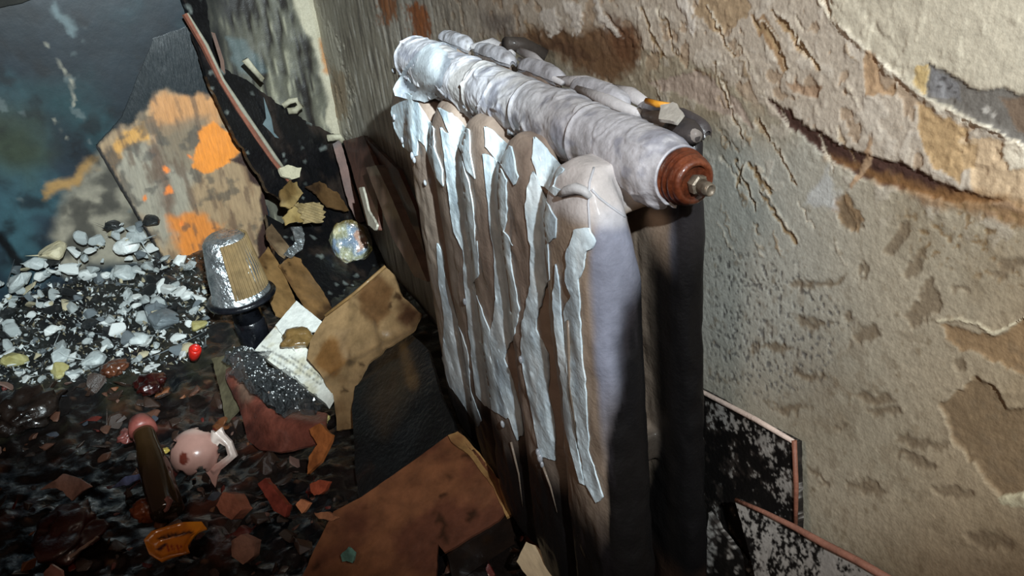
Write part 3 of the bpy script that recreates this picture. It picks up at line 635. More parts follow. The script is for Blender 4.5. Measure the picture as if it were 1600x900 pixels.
b2 = thing('scorched_board', tuple(at(1280, 880, 1, -.03)), 'pale streaked scorched board with reddish top edge in the bottom right', 'board')
w2 = lambda q: .35+.5*np.exp(-(sdline(q, [(1175, 830), (1240, 860), (1330, 890)])/40)**2)
slab('face', [(1148, 782), (1240, 826), (1330, 874), (1420, 922), (1380, 1000), (1225, 990), (1180, 900)], PC, .006, M_paint, .0014, board_paint(w2, 0, 70, 6, True), b2, .0008)
V, Fc = tube([hit(u, v, PC) for u, v in ((1150, 781), (1195, 800), (1240, 824), (1290, 850), (1340, 876), (1420, 922))], [.0022, .0022, .0028, .0034, .003, .003], 8)
V += .0006*noise(V, 120, 3)[:, None]; new('edge_strip', V, Fc, M_paint, b2, cols=np.tile(c(140, 96, 80), (len(V), 1)))
PD = plane3((1120, 830, -.05), (1180, 900, -.04), (1110, 900, -.055), 1)
tag(slab('charred_scrap', [(1106, 800), (1125, 830), (1160, 870), (1185, 930), (1100, 960)], PD, .005, M_paint, .003, board_paint(lambda q: q[:, 0]*0+.25, 0, 80, 9, True), None, .002), 'dark flaky scrap between the radiator foot and the scorched boards', 'scrap')

# ================================================================ LEFT SIDE: PANELS
PA = axplane(0, -.846)
def panel_paint(V, q):
    n = fbm(V, 7, 3, 5); n2 = fbm(V, 40, 9, 4); jq = q+22*np.stack((fbm(V, 22, 1), fbm(V, 22, 2)), 1)
    K = np.tile(c(30, 44, 54, .4), (len(V), 1)); K = mix(K, c(52, 84, 92, .4), ss(n, -.05, .3)*.8); K = mix(K, c(14, 22, 30, .36), ss(n, -.05, -.35)*.9)
    K = mix(K, c(62, 68, 44, .35), ss(sdpoly(jq, [(-40, 170), (60, 180), (90, 240), (40, 280), (-40, 270)]), -30, 40)*.8)
    K = mix(K, c(54, 88, 92, .34), ss(sdpoly(jq, [(0, 130), (140, 110), (190, 190), (150, 240), (60, 190)]), -20, 50)*.7)  # soft teal patch, a lit haze painted into the panel colour
    K = mix(K, c(150, 142, 124, .55), ss(sdpoly(jq, [(110, 300), (165, 240), (230, 330), (240, 400), (100, 420), (80, 370)]), -14, 14)*.85)
    K = mix(K, c(168, 128, 70, .5), ss(sdline(jq, [(65, 300), (110, 290), (150, 255)], [4, 6, 6]), 6, -3)*.85)
    K = mix(K, c(130, 150, 154, .45), ss(sdline(jq, [(85, 10), (105, 30), (115, 60)], [2, 6, 2]), 4, -3)*.8)
    for a in ([(72, 70), (90, 95), (112, 125), (117, 165)], [(85, 187), (105, 218)]): K = mix(K, c(186, 180, 160, .6), ss(sdline(q+4*n2[:, None], a, [1.5]*len(a)), 1.5, -1.5)*ss(n2, -.3, .0))
    K = mix(K, c(110, 124, 124, .6), ss(n2, .42, .5)*.6)
    K = mix(K, c(10, 14, 20, .4), ss(fbm(V, 26, 44, 5), .0, .35)*.75)
    K = mix(K, c(14, 16, 18, .3), ss(sdline(q, [(0, 370), (35, 420)], [6, 6]), 5, -2))
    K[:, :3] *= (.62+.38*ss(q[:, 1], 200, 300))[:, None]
    return K
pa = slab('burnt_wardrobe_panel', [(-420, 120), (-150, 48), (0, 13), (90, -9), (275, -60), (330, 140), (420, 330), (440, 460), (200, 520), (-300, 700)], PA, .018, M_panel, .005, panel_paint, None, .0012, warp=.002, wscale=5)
tag(pa, 'large sooty blackened blue-green panel standing behind the rubble at left', 'panel')
PBd = plane3((150, 230, -.832), (372, 240, -.826), (330, 400, -.815), 0)
def wood_paint(V, q):
    n = fbm(V*np.array((1, 1, .22)), 60, 3, 4); n2 = fbm(V, 14, 6, 5); jq = q+13*np.stack((fbm(V, 38, 1), fbm(V, 38, 2)), 1)
    K = np.tile(c(158, 132, 100, .5), (len(V), 1)); K = mix(K, c(120, 92, 66, .5), ss(n, 0, .35)*.7)
    K = mix(K, c(150, 146, 132, .45), ss(sdpoly(jq, [(175, 245), (240, 200), (300, 260), (300, 330), (260, 390), (215, 340)]), -14, 14)*.8)
    K = mix(K, c(92, 62, 46, .4), ss(sdpoly(jq, [(225, 225), (250, 215), (275, 330), (300, 400), (262, 330)]), -8, 8)*.75)
    K = mix(K, c(206, 142, 82, .5), ss(sdpoly(jq, [(235, 160), (260, 143), (342, 150), (350, 190), (300, 200), (240, 215)]), -8, 8)*.75)
    K = mix(K, c(120, 106, 86, .5), ss(sdpoly(jq, [(240, 195), (330, 180), (305, 235), (300, 270), (250, 250)]), -10, 10)*.85)
    K = mix(K, c(236, 142, 44, .5), ss(sdpoly(jq, [(312, 205), (335, 188), (362, 208), (371, 235), (358, 255), (318, 272), (302, 265)]), -2, 2))
    K = mix(K, c(214, 126, 42, .5), ss(sdpoly(jq, [(262, 335), (300, 330), (345, 350), (355, 395), (300, 420), (285, 400)]), -7, 7)*.9)
    K = mix(K, c(206, 150, 70, .5), ss(sdpoly(jq, [(165, 240), (190, 205), (232, 190), (235, 215), (190, 235), (180, 262)]), -4, 4)*.85)
    K = mix(K, c(96, 74, 56, .5), ss(fbm(V*np.array((1, 1, .3)), 75, 13, 4), .1, .4)*.7); K = mix(K, c(70, 66, 60, .45), ss(fbm(V, 45, 15, 4), .12, .35)*.65)
    K = mix(K, c(232, 140, 46, .5), ss(sdpoly(jq, [(312, 205), (335, 188), (362, 208), (371, 235), (358, 255), (318, 272), (302, 265)]), -1, 2)*.92)
    for u, v, r in ((260, 268, 7), (262, 302, 6), (228, 308, 4), (300, 250, 3), (282, 345, 4)): K = mix(K, c(232, 128, 52, .5), ss(np.hypot(jq[:, 0]-u, jq[:, 1]-v), r+2, r-2))
    K = mix(K, c(26, 34, 38, .32), ss(sdpoly(jq, [(100, 260), (185, 202), (232, 168), (246, 150), (262, 138), (300, 150), (345, 148), (430, 60), (430, -80), (100, -80)]), -5, 5))
    K = mix(K, c(50, 28, 20, .45), ss(sdpoly(q+4*n[:, None], [(356, 248), (385, 262), (392, 285), (408, 292), (404, 312), (411, 340), (402, 372), (404, 400), (350, 430), (460, 480), (470, 300), (380, 235), (372, 245)]), -2, 2))  # jagged cast shadow on the right of the board, painted in brown
    K = mix(K, c(20, 18, 18, .4), ss(sdline(q, [(150, 226), (212, 335), (262, 420)], [3, 4, 4]), 1.5, -1))  # shadow along the board's left edge, painted as a dark line
    return K
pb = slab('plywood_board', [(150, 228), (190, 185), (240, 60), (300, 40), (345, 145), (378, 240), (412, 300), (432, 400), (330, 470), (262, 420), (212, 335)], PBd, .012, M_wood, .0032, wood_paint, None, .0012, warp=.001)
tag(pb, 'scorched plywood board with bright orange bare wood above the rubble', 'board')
# thin batten in front
bt = thing('wooden_batten', tuple(at(450, 280, 0, -.775)), 'thin reddish batten leaning from upper left down to the cardboard scraps', 'batten')
V, Fc = tube([at(u, v, 0, x) for u, v, x in ((288, 22, -.80), (318, 72, -.796), (345, 128, -.79), (372, 172, -.785), (398, 212, -.78), (425, 250, -.775), (452, 284, -.77))], [.005, .006, .006, .007, .007, .007, .006], 4)
n = fbm(V, 50, 3, 3); new('rod', V, Fc, M_paint, bt, False, cols=mix(np.tile(c(136, 84, 66), (len(V), 1)), c(92, 60, 48), ss(n, 0, .3)))
V, Fc = tube([at(u, v, 0, x) for u, v, x in ((293, 20, -.80), (322, 70, -.796), (349, 124, -.79), (377, 170, -.785), (404, 208, -.78), (430, 246, -.775), (448, 268, -.77))], [.002, .004, .003, .005, .004, .006, .003], 6)
V += .002*np.stack((noise(V, 90, 1), noise(V, 90, 2), noise(V, 90, 3)), 1); new('plaster_crust', V, Fc, M_paint, bt, cols=np.tile(c(150, 146, 130), (len(V), 1)))
# charred sheet across the corner
PCH = plane3((340, 100, -.80), (530, 212, -.845), (480, 330, -.76), 0)
def black_paint(V, q):
    n = fbm(V*np.array((1, 1, .35)), 36, 3, 5); K = np.tile(c(15, 15, 17, .3), (len(V), 1)); K = mix(K, c(42, 34, 30, .4), ss(n, .1, .4))
    return mix(K, c(120, 126, 122, .5), ss(fbm(V, 70, 9, 4), .42, .52)*.8)
ch = slab('charred_sheet', [(276, -40), (318, -30), (330, 50), (342, 102), (385, 125), (430, 160), (480, 190), (532, 214), (590, 330), (620, 420), (560, 440), (470, 330), (420, 300), (360, 200), (320, 110)], PCH, .01, M_wet, .006, black_paint, None, .003, warp=.006, wscale=9)
tag(ch, 'black charred sheet leaning in the corner below the streaked wall', 'sheet')
pdk = plane3((410, 150, -.79), (430, 215, -.78), (418, 200, -.775), 0)
tag(slab('glass_sliver', [(412, 152), (424, 185), (428, 207), (436, 216), (420, 212), (410, 195), (416, 185)], axplane(0, -.79), .003, ramp2(c(92, 106, 110), c(120, 134, 136), 'grey sliver', rough=.25), .006, None, None, 0), 'narrow blue-grey sliver sticking up in front of the charred sheet', 'sliver')
slv = slab('bent_wire', [(330, 50), (336, 52), (350, 95), (352, 116), (346, 112), (344, 96)], axplane(0, -.80), .004, ramp2(c(84, 60, 50), c(110, 84, 70), 'brown sliver'), .008, None, None, 0)
slv.name = 'wood_splinter'; tag(slv, 'thin brown splinter on the charred sheet beside the leaning batten', 'splinter')
M_pl = ramp2(c(140, 134, 112), c(184, 178, 156), 'old plaster', scale=40, rough=.7, bump=.6, bscale=70)
for i, (pts, r, lb) in enumerate(([((443, 165), (452, 158), (463, 158), (470, 166), (462, 174), (450, 174)), .006, 'pale curled plaster crumb on the lower edge of the streaked wall'],
                              [((383, 92), (396, 108), (412, 124)), .006, 'pale plaster crust at the top of the charred sheet'],
                              [((512, 216), (530, 214), (536, 222)), .008, 'white plaster crumb at the foot of the room corner'],
                              [((378, 215), (400, 222), (412, 232)), .009, 'white ash crumb stuck beside the middle of the batten'])):
    V, Fc = tube([at(u, v, 0, -.80 if i else -.815) for u, v in pts], r, 8); V += .004*np.stack((noise(V, 80, i), noise(V, 80, i+1), noise(V, 80, i+2)), 1)
    tag(new('plaster_crumb', V, Fc, M_pl), lb, 'crumb')
# brown boards leaning on the wall left of the radiator
def brown(a, b, seed): 
    def f(V, q):
        n = fbm(V*np.array((1, 1, .3)), 30, seed, 4); return mix(np.tile(a, (len(V), 1)), b, ss(n, 0, .35))
    return f
tag(slab('skirting_piece', [(536, 220), (568, 212), (588, 262), (592, 360), (574, 352), (555, 285)], plane3((536, 220, -.020), (570, 213, -.02), (580, 355, -.07), 1), .008, M_card, .006, brown(c(96, 62, 50), c(74, 46, 38), 1), None, .001), 'flat brown board piece standing in the corner by the white-edged strip', 'board')
tag(slab('board_offcut', [(570, 214), (622, 265), (650, 330), (668, 420), (640, 400), (600, 300)], plane3((570, 214, -.02), (622, 265, -.02), (650, 400, -.05), 1), .008, M_card, .006, brown(c(78, 48, 38), c(58, 36, 30), 2), None, .001), 'dark brown offcut leaning in shadow behind the radiator far end', 'board')
tag(slab('timber_strut', [(572, 262), (588, 258), (612, 310), (640, 375), (668, 440), (648, 432), (612, 370)], plane3((572, 262, -.06), (588, 258, -.06), (650, 430, -.10), 1), .014, M_card, .006, brown(c(102, 78, 66), c(70, 50, 42), 3), None, .0008), 'slim grey-brown strut leaning diagonally beside the radiator', 'strut')
tag(slab('plaster_strip', [(560, 294), (566, 292), (576, 330), (589, 352), (586, 360), (576, 352)], plane3((560, 294, -.07), (570, 292, -.07), (580, 355, -.09), 1), .004, M_paint, .006, lambda V, q: c(196, 190, 174), None, .001), 'narrow white strip on the brown board in the corner', 'strip')
tag(slab('slate_offcut', [(520, 225), (532, 218), (552, 290), (570, 345), (560, 350), (545, 320)], plane3((520, 225, -.80), (532, 218, -.80), (560, 350, -.74), 0), .006, M_card, .006, brown(c(96, 66, 56), c(54, 40, 36), 4), None, .001), 'thin brown lath standing against the charred sheet at the corner', 'lath')

# ================================================================ RUBBLE HEAP
heap = [(-110, 520), (-30, 455), (45, 415), (100, 380), (170, 358), (215, 340), (240, 385), (330, 405), (335, 450), (325, 520), (300, 560), (200, 585), (-30, 600), (-110, 600)]
chipmats = [ramp2(c(200, 206, 204), c(232, 234, 230), 'white plaster', scale=40, rough=.6, bump=.5, bscale=90),
            ramp2(c(150, 158, 158), c(192, 198, 196), 'grey plaster', scale=40, rough=.5, bump=.5, bscale=90),
            ramp2(c(88, 96, 100), c(118, 126, 130), 'slate grey plaster', scale=40, rough=.45, bump=.5, bscale=90),
            ramp2(c(26, 29, 31), c(48, 50, 50), 'charcoal', scale=50, rough=.35, bump=.8, bscale=90, coat=.2),
            ramp2(c(172, 160, 128), c(200, 190, 160), 'cream plaster', scale=40, rough=.6, bump=.5, bscale=90),
            ramp2(c(150, 140, 84), c(176, 170, 120), 'yellowed plaster', scale=40, rough=.6, bump=.5, bscale=90)]
chipmesh = []
for k in range(30):
    V, Fc = hull(1, random.uniform(.35, .7), k, random.choice((10, 14, 18)))
    me = bpy.data.meshes.new('plaster_chip'); me.from_pydata([tuple(v) for v in V], [], Fc); me.materials.append(chipmats[(0, 1, 1, 2, 3, 0, 1, 0, 4, 1)[k % 10]]); me.update(); chipmesh.append(me)
cr = random.Random(11)
big = [((83, 396, 22), 4, 'large cream plaster lump at the upper left of the rubble heap'), ((252, 500, 28), 2, 'large slate-grey lump on the right of the rubble heap'), ((145, 562, 21), 1, 'broad pale grey lump at the lower edge of the rubble heap'),
       ((196, 385, 20), 0, 'bright white lump near the top of the rubble heap'), ((215, 367, 20), 1, 'flat grey plaster slab at the peak of the rubble heap'), ((95, 560, 18), 1, 'low grey plaster piece left of the broad pale lump'), ((55, 411, 14), 1, 'small grey slab at the far left shoulder of the rubble'),
       ((193, 425, 20), 1, 'rounded grey plaster lump in the middle of the heap'), ((165, 430, 9), 0, 'small bright white cube beside the rounded grey lump'), ((292, 462, 11), 0, 'upright white oval chip at the right side of the heap'), ((80, 516, 14), 0, 'white egg-shaped lump at the lower left of the heap'),
       ((265, 440, 16), 3, 'dark rounded cinder on the right half of the heap'), ((30, 440, 20), 1, 'long pale slab at the left end of the heap'), ((215, 530, 18), 1, 'grey chunk below the slate-grey lump'), ((310, 508, 13), 5, 'yellowish lump beside the black flange'), ((25, 562, 20), 5, 'yellow-stained lump at the bottom left of the heap'), ((92, 578, 16), 5, 'yellow-stained lump along the lower edge of the heap'),
       ((12, 490, 16), 3, 'black cinder at the left border of the rubble'), ((235, 345, 14), 3, 'black clinker on the very peak of the heap'), ((180, 352, 12), 3, 'black clinker on the upper slope of the heap'), ((140, 505, 14), 3, 'black clinker in the centre of the heap'), ((282, 405, 13), 0, 'long white flake lying under the plywood board')]
def bedhit(u, v, lift=0):
    r = ray(u, v); t = .3
    while t < 4:
        p = CAM+r*t
        if p[2] < bedz(p[0], p[1])+lift: return p, t
        t += .004
    return p, t
for k, ((u, v, r), mi, lb) in enumerate(big):
    p, t = bedhit(u, v, .006)
    if p[0] < -.815: p = at(u, v, 0, -.812); t = 1.75
    V, Fc = hull(r/F*t*1.15, .55, 100+k, 26); V = V+.08*r/F*t*fbm(V, 90, k, 2)[:, None]
    o = new('plaster_lump', V, Fc, chipmats[mi], None, False); o.location = p; o.rotation_euler = (cr.uniform(-.3, .3), cr.uniform(-.1, .5), cr.uniform(0, 6)); tag(o, lb, 'rubble')
n_ = 0
while n_ < 276:
    u, v = cr.uniform(-90, 345), cr.uniform(338, 600)
    if sdpoly(np.array([(u, v)], float), heap)[0] < cr.uniform(-4, 4): continue
    p, t = bedhit(u, v, .0)
    if p[0] < -.815: p = at(u, v, 0, -.812)
    o = bpy.data.objects.new('plaster_chip', cr.choice(chipmesh)); COL.objects.link(o)
    s = cr.choice((6, 7.5, 9, 11, 14, 18))/F*t; o.scale = (s, s*cr.uniform(.6, 1.1), s*cr.uniform(.7, 1.3)); o.location = (p[0], p[1], p[2]+cr.uniform(0, .008)); o.rotation_euler = (cr.uniform(-.6, .6), cr.uniform(-.6, .6), cr.uniform(0, 6))
    w1_ = {'white plaster': 'white plaster', 'grey plaster': 'light grey plaster', 'slate grey plaster': 'slate-grey plaster', 'charcoal': 'black charcoal', 'cream plaster': 'cream plaster', 'yellowed plaster': 'yellowed plaster'}[o.data.materials[0].name]
    w2_ = ('larger', 'small')[s*F/t < 10]; w3_ = ('upper slope', 'middle', 'lower edge')[0 if v < 430 else 1 if v < 520 else 2]
    w4_ = ('left half', 'right half')[u > 160]
    tag(o, f'{w2_} {w1_} chip, {w3_} of the rubble heap, {w4_}', 'rubble', f'{w2_} {w1_} chips, {w3_.split(",")[0]}, {w4_} of the heap'); n_ += 1
# fine grit between the chips
bv, bf = [], []
for k in range(4200):
    u, v = cr.uniform(-110, 350), cr.uniform(338, 600)
    if sdpoly(np.array([(u, v)], float), heap)[0] < cr.uniform(-10, 3): continue
    p, t = bedhit(u, v, .002); s = cr.uniform(.0010, .0036); b0 = len(bv); q = RNG.normal(size=(4, 3))*s
    bv += [p+w_ for w_ in q]; bf += [(b0, b0+1, b0+2), (b0, b0+3, b0+1), (b0, b0+2, b0+3), (b0+1, b0+3, b0+2)]
cols = np.repeat(np.array([cr.choice((c(196, 200, 198), c(140, 146, 146), c(60, 62, 62), c(120, 112, 92))) for _ in range(len(bv)//4)]), 4, 0)
tag(new('rubble_grit', bv, bf, M_paint, None, False, cols=cols), 'fine pale grit lying between the chips of the rubble heap', 'grit', kind='stuff')

# ================================================================ THINGS IN THE MIDDLE
# foil can in corrugated card standing on a black flanged stem
ct = at(377, 462, 0, -.50)
can = thing('foil_can', tuple(ct-np.array((0, 0, .06))), 'foil-covered can wrapped in corrugated card on a black flanged stem', 'can')
axc = unit((-.02, -.03, 1)); dpt = (ct-CAM) @ (W @ np.array((0, 0, 1.))); kpx = dpt/F
V, Fc = lathe([(46*kpx, 0), (46*kpx, .006), (43*kpx, .01), (40*kpx, .055), (33*kpx, .108), (27*kpx, .116), (.001, .118)], ct, axc, 56, .0015); new('foil_shell', V, Fc, M_foil, can)
# corrugated wrap covering the camera-right side
a_ = axc; b_ = unit(np.cross(a_, (1., 0, 0))); d_ = np.cross(a_, b_)
V = []; nn_, mm_ = 150, 14
for i in range(nn_):
    for j_ in range(mm_):
        hh = .014+.098*j_/(mm_-1); rr = (44-(44-33)*(hh/.11))*kpx+.0022+.0014*math.sin(i*2*math.pi/7.5)
        phi = math.radians(-18+155*i/(nn_-1)); dr = np.array((math.cos(phi), math.sin(phi), 0)); dr = unit(dr-a_*(dr @ a_))
        V.append(ct+a_*hh+dr*rr)
V = np.array(V); n = fbm(V, 30, 3, 3)
V0 = np.array(V); Vi = V-0.001*np.array([unit(v-ct-a_*((v-ct) @ a_)) for v in V]); G = grid(nn_, mm_)
new('corrugated_card', np.concatenate((V0, Vi)), [tuple(f) for f in G]+[tuple(int(i)+len(V0) for i in f[::-1]) for f in G], M_card, can, cols=np.tile(c(128, 106, 72, .6), (2*len(V0), 1)))
V, Fc = lathe([(.02, -.052), (.026, -.05), (.026, -.012), (.034, -.008), (52*kpx, -.006), (54*kpx, -.001), (52*kpx, .003), (44*kpx, .004), (.01, .005)], ct, axc, 56); new('flange', V, Fc, M_black, can)
V, Fc = lathe([(.027, -.11), (.028, -.05), (.024, -.045), (.001, -.044)], ct, axc, 40); new('stem', V, Fc, M_black, can)

def card(a=(150, 118, 66), b=(96, 66, 36), seed=0, dark=None, gloss=.42):
    def f(V, q):
        n = fbm(V, 14, seed, 5); n2 = fbm(V, 60, seed+5, 3); K = mix(np.tile(c(*a, gloss), (len(V), 1)), c(*b, gloss-.06), ss(n, -.05, .25)*.9); K = mix(K, c(40, 26, 16, .3), ss(n2+.5*n, .42, .6)*.8)
        if dark is not None:
            for poly, cc in dark: K = mix(K, cc, ss(sdpoly(q+8*n2[:, None], poly), -6, 6)*.85)
        return K
    return f
# crumpled corrugated scrap
def crum(amp, sc, seed):
    return lambda b, q: np.stack((fbm(b, sc, seed, 3), fbm(b, sc, seed+1, 3), fbm(b, sc, seed+2, 3)), 1)*amp
PS = plane3((440, 300, -.72), (505, 320, -.74), (470, 350, -.70), 0)
sc_ = thing('corrugated_scrap', tuple(hit(470, 320, PS)), 'torn corrugated cardboard scrap at the lower end of the batten', 'cardboard')
slab('torn_flap', [(438, 300), (452, 280), (466, 283), (475, 300), (466, 318), (452, 330), (440, 325)], PS, .004, M_card, .004, card((150, 126, 82), (104, 80, 46), 1), sc_, .003, crum(.012, 18, 2))
slab('torn_flap', [(442, 335), (470, 318), (476, 346), (446, 350)], (PS[0]+PS[1]*.01, PS[1]), .004, M_card, .004, card((166, 142, 92), (126, 100, 54), 3), sc_, .002, crum(.012, 18, 7))
def flute(b, q): 
    s_ = np.sin((q[:, 1]*1.0-q[:, 0]*.35)/8.0*2*math.pi); return s_[:, None]*.004*PS[1]
slab('fluted_flap', [(462, 318), (500, 316), (508, 330), (505, 348), (476, 348)], (PS[0]+PS[1]*.018, PS[1]), .003, M_card, .0022, card((158, 138, 100), (112, 94, 62), 5), sc_, .0015, flute)
slab('charred_flap', [(480, 290), (500, 280), (530, 300), (545, 330), (512, 320), (490, 305)], (PS[0]-PS[1]*.004, PS[1]), .004, M_card, .005, card((90, 66, 40), (40, 28, 20), 6), sc_, .004, crum(.01, 20, 9))
tag(slab('plaster_shard', [(436, 262), (452, 258), (470, 262), (468, 278), (455, 280), (440, 275)], (PS[0]-PS[1]*.01, PS[1]), .006, M_paint, .005, lambda V, q: c(196, 188, 160), None, .003), 'cream plaster shard wedged at the foot of the batten', 'shard')
# black tray under the glass lump, cardboard strips
PT = plane3((480, 360, -.75), (600, 400, -.72), (520, 480, -.58), 0)
tag(slab('black_tray', [(415, 335), (445, 352), (505, 340), (575, 345), (612, 395), (602, 418), (512, 492), (495, 500), (460, 440), (430, 400)], PT, .012, M_wet, .006, black_paint, None, .001, warp=.002), 'glossy black tray with ash specks beneath the glassy lump', 'tray')
PS2 = plane3((400, 400, -.66), (465, 402, -.70), (500, 495, -.56), 0)
tag(slab('cardboard_strip', [(398, 412), (418, 386), (440, 420), (462, 470), (458, 500), (432, 492), (412, 450)], PS2, .004, M_card, .005, card((138, 106, 66), (100, 72, 42), 8), None, .0015, crum(.003, 12, 2)), 'tan cardboard strip just right of the foil can', 'cardboard')
tag(slab('cardboard_strip', [(436, 412), (455, 400), (470, 405), (502, 450), (522, 488), (500, 500), (478, 478), (455, 440)], (PS2[0]+PS2[1]*.012, PS2[1]), .004, M_card, .005, card((126, 94, 58), (66, 46, 30), 18), None, .0015, crum(.004, 14, 4)), 'dirty brown cardboard strip running down to the white paper', 'cardboard')
fo = slab('foil_scrap', [(452, 356), (468, 354), (476, 368), (473, 388), (458, 402), (444, 398), (460, 378)], (PT[0]+PT[1]*.018, PT[1]), .004, M_foil, .004, None, None, .001, crum(.01, 22, 3)); tag(fo, 'bright curved foil scrap between the two card pieces', 'foil')
tag(slab('card_offcut', [(416, 358), (424, 350), (452, 385), (446, 402), (436, 395), (418, 372)], (PT[0]+PT[1]*.014, PT[1]), .006, M_card, .005, card((130, 110, 84), (90, 72, 54), 28), None, .001), 'small grey-brown card offcut left of the curved foil scrap', 'cardboard')
# glassy lump
pg = hit(541, 388, PT)+PT[1]*.02; kp = ((pg-CAM) @ (W @ np.array((0, 0, 1.))))/F
Vh, Fh = blob(pg, 36*kp, .30, 13, 16, 5, (1, .95, 1.14)); n = fbm(Vh, 26, 3, 4); nf = fbm(Vh, 120, 5, 3)
for k in range(8):
    a_ = math.radians(k*45+15); dv = rt*math.cos(a_)+up*math.sin(a_); dd_ = (Vh-pg) @ dv; lim = 34*kp*(.88+.1*((k*37) % 10)/10); Vh = Vh - dv*np.maximum(dd_-lim, 0)[:, None]*.9
fr = (Vh-pg) @ bk; Vh = Vh - bk*np.maximum(fr-22*kp, 0)[:, None]*.8
Kc = np.tile(c(150, 152, 124, .2), (len(Vh), 1)); Kc = mix(Kc, c(122, 140, 160, .15), ss(n, -.05, .15)); Kc = mix(Kc, c(206, 198, 160, .25), ss(n, -.15, -.35)); Kc = mix(Kc, c(176, 138, 118, .2), ss(n, .28, .4)); Kc = mix(Kc, c(220, 222, 214, .15), ss(nf, .3, .45)*.8)
dd = proj(Vh); rr = np.hypot(dd[:, 0]-541, (dd[:, 1]-388)/1.12); Kc = mix(Kc, c(104, 90, 50, .3), ss(rr, 29, 37))
Vh = Vh + .0028*np.stack((nf, fbm(Vh, 120, 6, 3), fbm(Vh, 120, 7, 3)), 1)
gl = new('glassy_lump', Vh, Fh, mat('glassy crust', attr=True, scale=80, bump=.8, bscale=110, bdist=.006, vary=.3, coat=1), None, True, Kc); tag(gl, 'rounded glassy lump in pale wrap resting on the black tray', 'lump')

# big torn cardboard piece
PK = plane3((512, 493, .20), (640, 500, .22), (540, 640, .115))
darkp = [([(560, 440), (590, 425), (615, 450), (612, 490), (590, 510), (565, 490)], c(86, 58, 34, .35)), ([(505, 530), (540, 520), (548, 560), (520, 590), (490, 570)], c(100, 66, 32, .3)), ([(628, 470), (662, 490), (640, 515), (620, 500)], c(60, 32, 20, .35)), ([(540, 552), (548, 548), (550, 565), (542, 570)], c(14, 12, 12, .3)), ([(520, 515), (545, 510), (545, 560), (535, 560)], c(128, 104, 76, .3))]
def foldk(b, q):
    d1 = sdline(q, [(552, 470), (590, 500), (600, 545)]); d2 = sdline(q, [(500, 590), (560, 550), (640, 510)])
    return (np.exp(-(d1/7)**2)*.006 - np.exp(-(d2/8)**2)*.006 + ss(q[:, 1]-(560+(q[:, 0]-560)*-.5), 0, 90)*-.025)[:, None]*PK[1] + crum(.006, 9, 4)(b, q)
kb = thing('cardboard_box_flap', tuple(hit(560, 540, PK)), 'large torn wet cardboard flap in the centre of the debris', 'cardboard')
slab('flap', [(512, 493), (556, 458), (603, 417), (614, 427), (627, 462), (660, 490), (642, 517), (600, 548), (573, 567), (553, 600), (551, 662), (512, 668), (517, 617), (505, 595), (497, 580), (482, 560), (487, 533), (500, 510)], PK, .004, M_card, .0045, card((132, 106, 74), (100, 74, 48), 11, darkp), kb, .0012, foldk)
V, Fc = tube([hit(u, v, PK)+PK[1]*.003 for u, v in ((510, 494), (556, 459), (604, 417))], .0028, 6); new('folded_edge', V, Fc, M_card, kb, cols=np.tile(c(120, 92, 54), (len(V), 1)))
# white paper block with a lump
PW = plane3((463, 470, .165), (400, 547, .13), (522, 607, .125))
wp = thing('paper_pad', tuple(hit(460, 560, PW)), 'white paper pad with torn corner between the can and the wet cardboard', 'paper')
def pagelines(V, q):
    n = fbm(V, 30, 3, 4); K = mix(np.tile(c(226, 226, 216, .5), (len(V), 1)), c(190, 182, 152, .5), ss(n, .1, .4)*.7)
    K = mix(K, c(160, 122, 70, .5), ss(sdline(q+5*n[:, None], [(462, 472), (432, 508)], [2, 4]), 5, -1)*.7)
    for a in ([(410, 540), (445, 562)], [(438, 555), (500, 600)], [(452, 556), (505, 592)], [(425, 560), (470, 590)]): K = mix(K, c(104, 104, 100, .5), ss(sdline(q, a, [.6, .4]), 1.2, .2)*.7)
    return K
slab('cover', [(463, 470), (503, 502), (499, 516), (480, 517), (467, 519), (457, 533), (460, 548), (430, 508)], (PW[0]+PW[1]*.006, PW[1]), .004, M_paint, .003, lambda V, q: c(232, 234, 228, .5), wp, .0006)
slab('pages', [(433, 506), (462, 528), (480, 545), (497, 573), (498, 583), (523, 607), (510, 631), (455, 590), (398, 547)], PW, .012, M_paint, .003, pagelines, wp, .0004)
V, Fc = blob(hit(468, 535, PW)+PW[1]*.010, .023, .55, 45, 3, 4, (1, 1.15, .7)); V = V+.003*np.stack((fbm(V, 120, 1), fbm(V, 120, 2), fbm(V, 120, 3)), 1); tag(new('brown_nugget', V, Fc, M_wet, None, cols=card((110, 86, 50), (66, 48, 28), 4, None, .3)(V, proj(V))), 'brown glossy nugget on the torn corner of the paper pad', 'nugget')
# reddish plastic sheet and clear bag
PR = plane3((352, 560, .13), (510, 640, .125), (400, 700, .085))
def dome(b, q): return (np.exp(-(sdline(q, [(375, 600), (440, 670), (500, 680)])/26)**2)*.022)[:, None]*PR[1]
def redp(V, q):
    n = fbm(V, 16, 3, 4); K = mix(np.tile(c(112, 62, 50, .3), (len(V), 1)), c(72, 40, 34, .25), ss(n, -.05, .3)); return mix(K, c(120, 100, 84, .3), ss(sdline(q, [(375, 570), (385, 620)]), 16, 4)*.5)
tag(slab('plastic_cover', [(352, 555), (372, 548), (392, 590), (430, 650), (480, 640), (512, 648), (518, 680), (500, 700), (440, 708), (405, 704), (388, 690), (378, 640), (362, 600)], PR, .004, M_wet, .005, redp, None, .001, dome), 'dull red-brown plastic cover below the crinkled clear bag', 'plastic')
PBg = (PR[0]+PR[1]*.032, PR[1])
bagb = lambda b, q: np.stack((fbm(b, 60, 3, 3), fbm(b, 60, 4, 3), fbm(b, 60, 5, 3)), 1)*.016 + (np.exp(-(sdline(q, [(390, 580), (450, 620)])/30)**2)*.02)[:, None]*PR[1]
